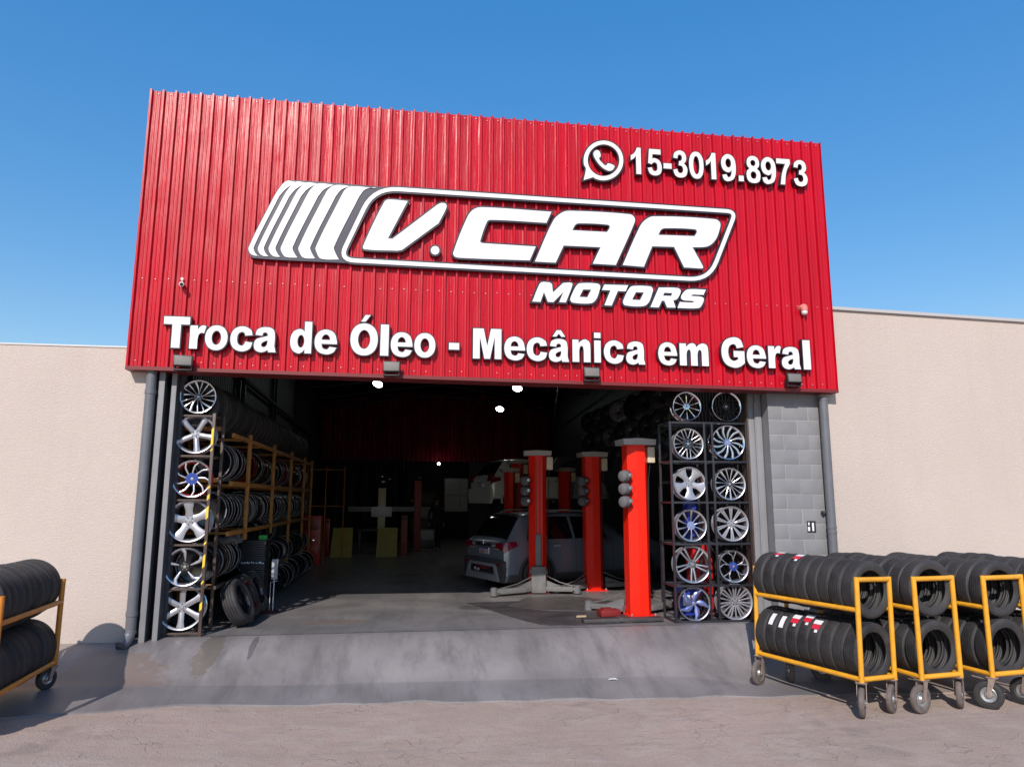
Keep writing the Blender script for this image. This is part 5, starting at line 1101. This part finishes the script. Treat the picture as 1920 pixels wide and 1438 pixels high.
        b.obj('emblem', M['chrome'], t)
    b = MB(); zp = .73 if suv else .70; b.cbox(-.022, .0, -.2, .2, zp, zp+.13, .003); np_ = b.obj('number_plate', M['plate'], t)
    b = MB(); b.box(-.0245, -.0225, -.196, .196, zp+.1, zp+.128); b.obj('plate_band', M['plateblue'], np_)
    if suv:
        glyphs = 'D K R 0 J 4 0'.split(); seg = {'D': 'abcdef', 'K': 'efgxy', 'R': 'abefgy', '0': 'abcdef', 'J': 'bcd', '4': 'bcfg'}
        b = MB()
        for i, g in enumerate(glyphs):
            y = .155-.052*i; wd, hh = .036, .075; zc = zp+.012
            def ln(p, q): b.tube((-.0235, y-p[0]*wd, zc+p[1]*hh), (-.0235, y-q[0]*wd, zc+q[1]*hh), .0048, 5)
            for q in seg[g]:
                ln(*{'a': ((0, 1), (1, 1)), 'b': ((1, 1), (1, .5)), 'c': ((1, .5), (1, 0)), 'd': ((0, 0), (1, 0)), 'e': ((0, 0), (0, .5)), 'f': ((0, .5), (0, 1)), 'g': ((0, .5), (1, .5)), 'x': ((0, .5), (1, 1)), 'y': ((.3, .5), (1, 0))}[q])
        b.obj('plate_characters', mat('dark_red_plate_ink', (.12, .02, .04), .6), np_)
        b = MB(); c.patch(b, [(.44, 1.0), (.44, .8), (.56, .8), (.56, 1.0)], .02, 6, 4); c.patch(b, [(.44, 1.0), (.44, .8), (.56, .8), (.56, 1.0)], .02, 6, 4, True); b.obj('roof_spoiler', paint, t)
    b = MB(); b.tube((-.03, -.05, 1.14), (-.02, .0, 1.15), .008, 6); b.path([(.11, 0, 1.13), (.16, -.2, 1.17), (.2, -.36, 1.2)], .006, 6); b.obj('rear_wiper', M['black'], t)
    return t
HD = math.radians(21)
fx, fy = math.cos(HD), math.sin(HD)
# right rear wheel touches the floor at (5.80, 4.28); the wheel sits at x=.74, y=-.83 in the car's frame
ox = 6.03-(.74*fx+.83*fy); oy = 4.28-(.74*fy-.83*fx)
make_car('grey_suv', 'dark grey SUV with rear number plate standing behind the red lift posts', (ox, oy, .0), HD, M['carpaint'], True, .945)
make_car('raised_hatchback', 'pale silver-green car raised on a lift above the grey SUV', (5.5, 10.1, 1.42), math.radians(16), M['carpaint2'], False, .92)

# ------------------------------------------------------------------ person at the back
def person(loc, rz):
    t = bpy.data.objects.new('person', None)
    V = []; E = []; Rr = []
    def v(x, y, z, r, p=None):
        V.append((x, y, z)); Rr.append(r)
        if p is not None: E.append((p, len(V)-1))
        return len(V)-1
    pel = v(0, 0, .93, .15); wa = v(0, 0, 1.08, .145, pel); ch = v(0, .01, 1.3, .16, wa); ne = v(0, 0, 1.48, .065, ch); hd0 = v(0, -.01, 1.56, .07, ne)
    hd1 = v(0, -.015, 1.65, .088, hd0); v(0, -.005, 1.73, .07, hd1)
    for s_ in (-1, 1):
        hp = v(.1*s_, 0, .86, .10, pel); kn = v(.12*s_, -.01, .48, .068, hp); an = v(.13*s_, .02, .1, .045, kn); v(.14*s_, -.13, .045, .04, an)
        sh = v(.19*s_, .01, 1.4, .075, ch); el = v(.25*s_, .03, 1.13, .052, sh); wr2 = v(.25*s_, -.06, .9, .034, el)
        pm_ = v(.25*s_, -.085, .83, .032, wr2)
        for k in range(4):
            fx_ = .25*s_+(.02-.014*k)*1.0; f1 = v(fx_, -.095-.004*k, .775-.004*abs(k-1.5), .0095, pm_); v(fx_, -.085, .745+.004*abs(k-1.5), .008, f1)
        th = v(.25*s_-.03*s_, -.11, .83, .011, pm_); v(.25*s_-.035*s_, -.12, .80, .009, th)
    me = bpy.data.meshes.new('person'); me.from_pydata(V, E, []); o = bpy.data.objects.new('person', me); COL.objects.link(o)
    o.modifiers.new('skin', 'SKIN'); sv = me.skin_vertices[0].data if me.skin_vertices else None
    if sv is None:
        bpy.context.view_layer.objects.active = o; bpy.ops.object.modifier_remove(modifier='skin'); bpy.ops.object.modifier_add(type='SKIN'); sv = me.skin_vertices[0].data
    for q, r in zip(sv, Rr): q.radius = (r, r*.8)
    sv[0].use_root = True
    sub = o.modifiers.new('sub', 'SUBSURF'); sub.levels = 2; sub.render_levels = 2
    dg = bpy.context.evaluated_depsgraph_get(); m2 = bpy.data.meshes.new_from_object(o.evaluated_get(dg)); o.modifiers.clear(); o.data = m2
    m2.materials.clear(); m2.materials.append(M['cloth']); m2.materials.append(M['skin'])
    for p in m2.polygons:
        p.use_smooth = True; c = p.center
        if c.z > 1.5 or (c.z < .89 and abs(c.x) > .19 and c.z > .7): p.material_index = 1
    o.location = loc; o.rotation_euler = (0, 0, rz)
    tag(o, 'person in dark work clothes standing facing the street at the back', 'person')
    b = MB(); b.sphere((0, .012, 1.705), .095, 16, 10, (.95, 1.0, .85)); b.obj('hair', M['hair'], o)
    b = MB(); b.path([(0, -.09, 1.66), (0, -.115, 1.625), (0, -.1, 1.61)], .012, 6); b.obj('nose', M['skin'], o)
    b = MB()
    for s_ in (-1, 1): b.sphere((.034*s_, -.088, 1.662), .011, 8, 6)
    b.obj('eyes', M['hair'], o); b = MB(); b.path([(-.026, -.09, 1.583), (0, -.096, 1.58), (.026, -.09, 1.583)], .006, 6); b.obj('mouth', mat('lips', (.25, .1, .09), .6), o)
    b = MB()
    for s_ in (-1, 1): b.sphere((.088*s_, -.005, 1.645), .026, 8, 6, (.4, .8, 1.2))
    b.obj('ears', M['skin'], o)
person((4.58, 16.2, 0), .05)
# ------------------------------------------------------------------ long orange shelving with tyres and rims
t = thing('storage_shelf', 'long orange steel shelving full of tyres and rims along the left wall', 'shelf', (.7, 4.8, 0))
XF, XB = 1.10, .22
for i, y in enumerate((.9, 2.11, 4.21, 6.24, 8.24, 9.6)):
    for x in ((XF, XB) if i else (XB,)):
        b = MB(); b.cbox(x-.027, x+.027, y-.027, y+.027, 0 if i not in (1, 2) or x == XB else 1.08, 2.66 if i else 2.5, .004); rel(b.obj('post', M['orange']), t)
SH = (2.56, 1.9, 1.22)
for z in SH:
    for x in (XF, XB):
        b = MB(); b.cbox(x-.018, x+.018, .99, 9.56, z-.035, z+.025, .004); rel(b.obj('beam', M['orange']), t)
    for y in (1.6, 3.1, 5.2, 7.2, 8.9):
        b = MB(); b.box(.245, 1.075, y-.02, y+.02, z-.04, z-.005); rel(b.obj('cross_slat', M['orange']), t)
b = MB(); b.cbox(XF-.02, XF+.02, .5, 2.3, .54, .58, .004); b.cbox(XB-.02, XB+.02, .5, 2.3, .54, .58, .004); rel(b.obj('beam', M['bronze']), t)
# simple stored rim: one mesh, bright lip, dark barrel
def stored(matlip, matbar, nm):
    b = MB(); R = .25
    b.cur = 1; b.lathe([(.0, .95*R), (.03, .9*R), (.07, .87*R), (.13, .87*R), (.165, .94*R), (.165, .99*R)], 'X', 30)
    b.cur = 0; b.lathe([(.160, .99*R), (.176, 1.0*R), (.174, .91*R), (.155, .88*R)], 'X', 30); b.lathe([(.0, .95*R), (-.008, .985*R), (.004, 1.0*R), (.02, .985*R), (.026, .93*R)], 'X', 30)
    b.cur = 1; b.lathe([(.05, .0001), (.045, .1*R), (.06, .5*R), (.03, .93*R)], 'X', 30)
    return b.mesh(nm, [matlip, matbar])
ST = [stored(M['lipgrey'], M['blackgloss'], 'stored_rim'), stored(M['graphite'], M['blackgloss'], 'stored_rim'), stored(M['lipgrey'], M['barrelgrey'], 'stored_rim'), stored(mat('gold_lip', (.6, .42, .22), .25, metal=.9), M['blackgloss'], 'stored_rim'), stored(M['redbox'], M['blackgloss'], 'stored_rim')]
def row(n, y0, y1, x, z, R0, R1, word, pool, scl=1.0, tyres=False, jit=.02, tilt=0.0):
    for i in range(n):
        y = y0+(y1-y0)*i/(n-1); k = random.uniform(R0, R1)
        me = TYRE2 if tyres else ST[random.choice(pool)]
        zz = z+(.31*k if tyres else .25*k)
        Mw = Matrix.Translation((x+random.uniform(-jit, jit), y, zz)) @ Matrix.Rotation(math.pi/2+random.uniform(-.05, .05)+tilt, 4, 'Z') @ Matrix.Rotation(random.uniform(0, 6.28), 4, 'X') @ Matrix.Diagonal((.95 if tyres else 1, k, k, 1))
        put_tyre(Mw, '%s %s from the street %s' % (ORD[i], 'black tyre' if tyres else 'stored wheel rim', word), 'tyres on the orange shelf' if tyres else 'rims on the orange shelf', me, 'tyre' if tyres else 'wheel rim', 'tyre' if tyres else 'stored_rim')
row(28, .55, 9.2, .72, 2.60, 1.0, 1.1, 'on top of the orange shelving', [], tyres=True)
row(26, 1.15, 9.2, .80, 1.94, .95, 1.1, 'on the upper orange shelf', [0, 2, 0, 3, 4, 0])
row(26, 1.15, 9.2, .80, 1.26, .98, 1.12, 'on the middle orange shelf', [0, 0, 2, 2, 1])
row(9, .7, 2.15, .80, .585, .95, 1.05, 'on the low shelf behind the brown rack', [0, 1, 1, 3, 2], tilt=.1)
row(14, 3.4, 8.6, .95, .44, .9, 1.05, 'in the upper floor row under the orange shelf', [0, 1, 1, 0], tilt=.25)
row(14, 3.4, 8.6, 1.12, .0, .85, 1.0, 'in the lower floor row under the orange shelf', [0, 0, 1, 1], tilt=.25)
row(7, 3.3, 5.6, .9, .9, .8, .9, 'stacked above the floor rows', [0, 1])
# leaning tyres by the sunlit edge
for i, (x, y, a, yw, lab) in enumerate(((1.30, .98, -.42, -.12, 'worn dusty tyre leaning in the sun at the bay entrance'), (1.27, 1.55, -.40, -.1, 'black tyre with dark red wheel leaning behind the worn tyre'), (1.30, 1.95, -.36, -.1, 'black tyre with dark wheel leaning innermost of three'))):
    R_ = .31; Mw = Matrix.Translation((x, y, R_*math.cos(a)+.03)) @ Matrix.Rotation(yw, 4, 'Z') @ Matrix.Rotation(a, 4, 'Y')
    o = put_tyre(Mw, lab, 'leaning tyres', TYRE2)
    b = MB(); tmp = MB(); spokes_mesh(tmp, 5, [[(.1, 0, .14), (.95, 0, .2)]], .2); b.add(tmp.v, tmp.f, Matrix.Rotation(math.pi/2, 4, 'Z'))
    b.lathe([(-.05, .2), (.08, .2), (.088, .205), (.085, .19), (.05, .175), (-.05, .175)], 'X', 30)
    for q in range(len(b.v)): b.v[q] = (b.v[q][0]+.0, b.v[q][1], b.v[q][2])
    b.obj('rim', M['blackgloss'] if i != 1 else mat('dark_red_rim', (.12, .008, .014), .2, coat=.5), o)
# stack of ribbed sheets, signs, small boxes
t = thing('sheet_stack', 'tall black stack of ribbed flat pieces with a silver band, by the orange shelf', 'stack', (1.2, 2.55, 0))
b = MB()
for i in range(30): b.cbox(-.19+random.uniform(-.006, .006), .17+random.uniform(-.006, .006), -.2, .2, .02+i*.0345, .05+i*.0345, .006)
b.obj('ribbed_sheets', M['rackblack'], t)
b = MB(); rows = []
for i in range(30):
    x = -.18+.345*i/29; z = .715+random.uniform(-.014, .014); rows.append([(x, -.209, z-.012), (x, -.212+random.uniform(-.003, 0), z), (x, -.209, z+.012)])
b.grid(rows); b.obj('silver_band', M['machined'], t)
b = MB(); b.cbox(-.06, .06, -.05, .05, 0, .07, .006); o = tag(b.obj('green_box', M['green']), 'small bright green box on top of the black ribbed stack', 'box'); o.location = (1.3, 2.5, 1.056)
t = thing('stand_sign', 'small grey rectangular panel on a thin white stand beside the black stack', 'sign', (1.55, 2.2, 0))
b = MB(); b.cbox(-.045, .045, -.006, .006, .48, .78, .003); b.obj('panel', M['greyboard'], t)
b = MB(); b.tube((0, 0, .0), (0, 0, .48), .007, 8); b.path([(-.05, 0, .0), (-.05, .0, .44), (.05, 0, .46)], .004, 6); b.obj('stand', M['white_label'], t)
b = MB(); b.prism([[(0, 0), (.28, .04), (.33, .16), (.1, .2)]], .004, .03, plane='XY'); o = tag(b.obj('red_cloth', mat('dark_red_cloth', (.1, .006, .014), .9)), 'dark red cloth lying on the floor by the black stack', 'cloth'); o.location = (1.3, 2.1, 0)
# grey sack over the low shelf
b = MB(); b.sphere((0, 0, 0), .2, 18, 10, (.9, .8, .32)); b.v = [(x+.02*math.sin(y*30), y, z+.02*math.sin(x*25)) for x, y, z in b.v]; o = tag(b.obj('grey_sack', mat('grey_sackcloth', (.13, .12, .115), .9, bump=.5, bscale=20)), 'crumpled grey sack draped over rims on the low shelf', 'sack'); o.location = (.98, 1.6, 1.1)

# ------------------------------------------------------------------ dim things at the back
def box_thing(name, label, cat, loc, dims, m, parts=(), rz=0.0):
    t = thing(name, label, cat, loc, rz); dx, dy, dz = dims
    b = MB(); b.cbox(-dx/2, dx/2, -dy/2, dy/2, 0, dz, .01); b.obj('body', m, t)
    for (pn, x0, x1, z0, z1, pm_) in parts:
        b = MB(); b.cbox(x0, x1, -dy/2-.014, -dy/2-.001, z0, z1, .003); b.obj(pn, pm_, t)
    return t
for x, lab in ((1.68, 'olive yellow upright ramp board left of the aligner'), (2.98, 'olive yellow upright ramp board right of the aligner')):
    t = thing('ramp_board', lab, 'ramp board', (x, 12.4, 0), 0, 'yellow ramp boards')
    b = MB(); b.add([(-.3, -.05, .02), (.3, -.05, .02), (.31, .12, .86), (-.27, .12, .86), (-.3, .0, .02), (.3, .0, .02), (.31, .17, .86), (-.27, .17, .86)], [(0, 1, 2, 3), (7, 6, 5, 4), (0, 4, 5, 1), (1, 5, 6, 2), (2, 6, 7, 3), (3, 7, 4, 0)]); b.obj('board', M['yellowboard'], t, smooth=False)
    b = MB(); b.cbox(-.1, .1, -.03, .05, 0, .019, .004); b.obj('foot', M['rackblack'], t)
t = thing('wheel_aligner', 'wheel alignment stand with long pale crossbar and white screen', 'machine', (2.75, 14.2, 0))
b = MB(); b.cbox(-.12, .12, -.08, .08, 0, 2.05, .01); b.obj('column', M['creambox'], t)
b = MB(); b.cbox(-1.05, 1.05, -.15, -.081, 1.3, 1.46, .01); b.obj('crossbar', mat('dim_beam_grey', (.2, .2, .22), .5), t)
b = MB(); b.cbox(-.32, .32, -.22, -.151, 1.14, 1.46, .01); b.obj('screen', mat('pale_screen_housing', (.62, .62, .66), .4), t)
b = MB(); b.sphere((0, -.02, 2.25), .3, 20, 12, (1, .6, .75)); b.obj('camera_head', M['blackgloss'], t)
b = MB(); b.cbox(-.75, .8, -.3, .3, .7, .78, .01); b.cbox(-.7, -.62, -.25, .25, 0, .7, .01); b.cbox(.66, .74, -.25, .25, 0, .7, .01); b.obj('bench', M['steel_dk'], t)
t = thing('lift_column', 'dull red lift column standing between aligner and person', 'lift', (3.9, 15.0, 0))
b = MB(); b.cbox(-.12, .12, -.12, .12, 0, 2.3, .012); b.obj('column', mat('dull_red_paint', (.3, .04, .04), .5), t)
b = MB(); b.sphere((.02, 0, 2.36), .09, 12, 8); b.cbox(-.26, -.121, -.05, .05, 1.62, 1.7, .01); b.obj('motor', M['rackblack'], t)
box_thing('red_bollard', 'short dull red post right of the yellow boards', 'post', (3.48, 13.2, 0), (.2, .2, 1.2), mat('dull_red_post', (.34, .05, .05), .5), [('cap_band', -.09, .09, 1.08, 1.14, M['greydk'])])
box_thing('red_bollard', 'short dark red post left of the yellow boards', 'post', (1.15, 13.4, 0), (.18, .18, 1.1), M['redbox'], [('cap_band', -.08, .08, 1.0, 1.05, M['greydk'])])
box_thing('tool_trolley', 'low grey tool trolley left of the person', 'tool trolley', (4.2, 15.2, .0), (.55, .4, .7), mat('grey_brown_enamel', (.22, .16, .15), .4), [('drawer', -.24, .24, .4, .66, M['greyboard']), ('drawer', -.24, .24, .08, .36, M['steel_dk'])])
box_thing('monitor_bench', 'dark workbench with a pale monitor behind the tool trolley', 'workbench', (4.2, 17.5, 0), (1.0, .5, 1.0), M['steel_dk'], [('monitor', -.35, .3, 1.02, 1.42, M['greyboard']), ('tool_board', -.4, .4, 1.5, 1.95, M['steel_dk'])])
t = thing('back_window', 'pale four-pane window panel in the dark back wall', 'window', (5.62, 21.3, 1.2))
b = MB(); b.cbox(-.5, .5, .0, .06, -.02, 1.38, .01); b.obj('frame', M['greyboard'], t)
for (x0, x1) in ((-.46, .14), (.19, .46)):
    for (z0, z1) in ((.03, .64), (.7, 1.33)):
        b = MB(); b.box(x0, x1, -.006, -.001, z0, z1); b.obj('pane', M['winpane'], t)
box_thing('red_cabinet', 'tall red tool cabinet at the end of the orange shelving', 'cabinet', (1.05, 10.6, 0), (.5, .5, 1.25), M['redbox'], [('drawer', -.2, .2, .9, 1.15, mat('dark_red_enamel', (.25, .01, .012), .35)), ('handle', -.1, .1, .6, .64, M['chrome']), ('drawer', -.2, .2, .2, .5, M['redbox'])])
t = thing('mesh_rack', 'thin pale steel frame rack beyond the orange shelving', 'rack', (1.2, 11.2, 0))
for x in (-.4, .1, .6):
    b = MB(); b.tube((x, 0, 0), (x, 0, 2.6), .018, 6); b.obj('post', M['orange'], t)
for z in (1.5, 2.5):
    b = MB(); b.tube((-.4, 0, z), (.6, 0, z), .016, 6); b.obj('bar', M['orange'], t)
# behind the black rack
box_thing('red_cabinet', 'bright red cabinet standing behind the black wheel rack', 'cabinet', (7.98, 1.35, .33), (.3, .3, .72), M['redbox'], [('drawer', -.12, .12, .4, .66, M['redbox'])])
box_thing('cabinet_stand', 'dark stand carrying the red cabinet behind the wheel rack', 'stand', (7.98, 1.36, 0), (.3, .3, .325), M['redbox'], [('front_panel', -.12, .12, .05, .28, mat('dull_pink_panel', (.35, .1, .1), .5))])
t = thing('blue_drum', 'blue plastic drum standing high behind the black wheel rack', 'drum', (7.95, 1.5, 1.06))
b = MB(); b.lathe([(a_*.8, r_*.62) for a_, r_ in [(0, .0001), (0, .2), (.02, .22), (.2, .215), (.22, .225), (.5, .215), (.52, .22), (.75, .2), (.78, .17), (.78, .0001)]], 'Z', 24); b.obj('drum', M['bluebox'], t)
b = MB(); b.tube((.05, .0, .625), (.05, .0, .64), .03, 10); b.obj('bung', M['black'], t)
t = thing('wall_shelf', 'dark shelf behind the black wheel rack holding the blue drum', 'shelf', (7.95, 1.5, 0))
for z in (1.03, 1.95):
    b = MB(); b.box(-.45, .45, -.28, .28, z-.02, z+.02 if z > 1.5 else z+.029); b.obj('board', M['rackblack'], t)
for x in (-.43, .43):
    b = MB(); b.box(x-.02, x+.02, .2, .24, 0, 1.0); b.box(x-.02, x+.02, .2, .24, 1.06, 1.92); b.obj('post', M['rackblack'], t)
box_thing('blue_crate', 'blue crate on the floor behind the swirling blue rim', 'crate', (7.66, 1.15, .0), (.26, .3, .38), M['bluebox'], [('label', -.1, .1, .15, .3, M['white_label'])])
t = thing('side_panel', 'dark partition board behind the black wheel rack', 'panel', (8.6, 2.0, 0))
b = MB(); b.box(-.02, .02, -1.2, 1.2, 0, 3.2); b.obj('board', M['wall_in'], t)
b = MB(); b.box(-.03, .03, -1.24, -1.2, 0, 3.2); b.obj('edge', M['rackblack'], t)
# hanging film-wrapped wheel covers, upper right
k = 0
hang = bpy.data.meshes
b = MB(); b.lathe([(0, .0001), (-.025, .08), (-.03, .16), (-.02, .21), (.0, .225), (.03, .22)], 'X', 24)
for i in range(10):
    a = 6.283*i/10; b.path([(-.034, .05*math.cos(a), .05*math.sin(a)), (-.036, .19*math.cos(a), .19*math.sin(a))], .009, 4)
HUB = b.mesh('wheel_cover', M['film'])
cnt = {}
for rowi, z in enumerate((3.42, 2.98, 2.55)):
    for j in range(8):
        y = 1.5+.62*j; x = 8.5-.05*j
        o = bpy.data.objects.new('wheel_cover', HUB); COL.objects.link(o)
        o.location = (7.75-.04*j+random.uniform(-.03, .03), y, z-.03*j*.3); o.rotation_euler = (random.uniform(0, 6), random.uniform(-.12, .12), random.uniform(.5, 1.0))
        tag(o, '%s film-wrapped wheel cover from the street, %s hanging row above the lift' % (ORD[j], ('top', 'middle', 'bottom')[rowi]), 'wheel cover', 'hanging wheel covers')
for rowi, z in enumerate((3.66, 3.22, 2.79)):
    b = MB(); b.tube((7.76, .9, z), (7.46, 6.4, z-.07), .012, 6); tag(b.obj('hanging_rail', M['steel_dk']), 'thin dark rail carrying the %s row of hanging wheel covers' % ('top', 'middle', 'bottom')[rowi], 'rail')
# ceiling lamps
for loc, lab in (((2.53, 13.4, 5.3), 'lit oval high-bay lamp left under the roof'), ((7.04, 13.57, 5.3), 'lit oval high-bay lamp right, nearer the street'), ((7.18, 19.08, 5.3), 'lit oval high-bay lamp deepest inside on the right')):
    t = thing('ceiling_lamp', lab, 'lamp', loc, 0, 'ceiling lamps'); t.rotation_euler = (-.55, .25, 0)
    b = MB(); b.lathe([(.0, .16), (.02, .18), (.1, .15), (.16, .1), (.3, .03), (.3, .0001)], 'Z', 24); b.tube((0, 0, .3), (0, 0, .75), .01, 6); b.obj('housing', M['rackblack'], t)
    b = MB(); b.lathe([(-.05, .0001), (-.04, .08), (-.025, .12), (-.001, .155)], 'Z', 24); b.obj('lens', M['lamp'], t)
t = thing('wall_lamp', 'tiny lit lamp below the dark red rear sheet', 'lamp', (4.85, 21.1, 3.18))
b = MB(); b.sphere((0, 0, 0), .055, 12, 8); b.obj('bulb', emit('lit_bulb', (1, .97, .9), 12), t); b = MB(); b.tube((0, 0, .056), (0, 0, .2), .03, 8); b.obj('holder', M['rackblack'], t)

# ------------------------------------------------------------------ small things outside
b = MB(); b.grid([[(.11*i/3+random.uniform(-.01, .01), .07*j/3+random.uniform(-.01, .01), random.uniform(0, .012)) for j in range(4)] for i in range(4)])
o = tag(b.obj('paper_scrap', M['paper'], ang=3), 'crumpled white paper scrap on the grey ramp', 'litter'); o.location = (5.9, -.83, ground_z(5.9, -.83)+.008)
bpy.context.view_layer.update()
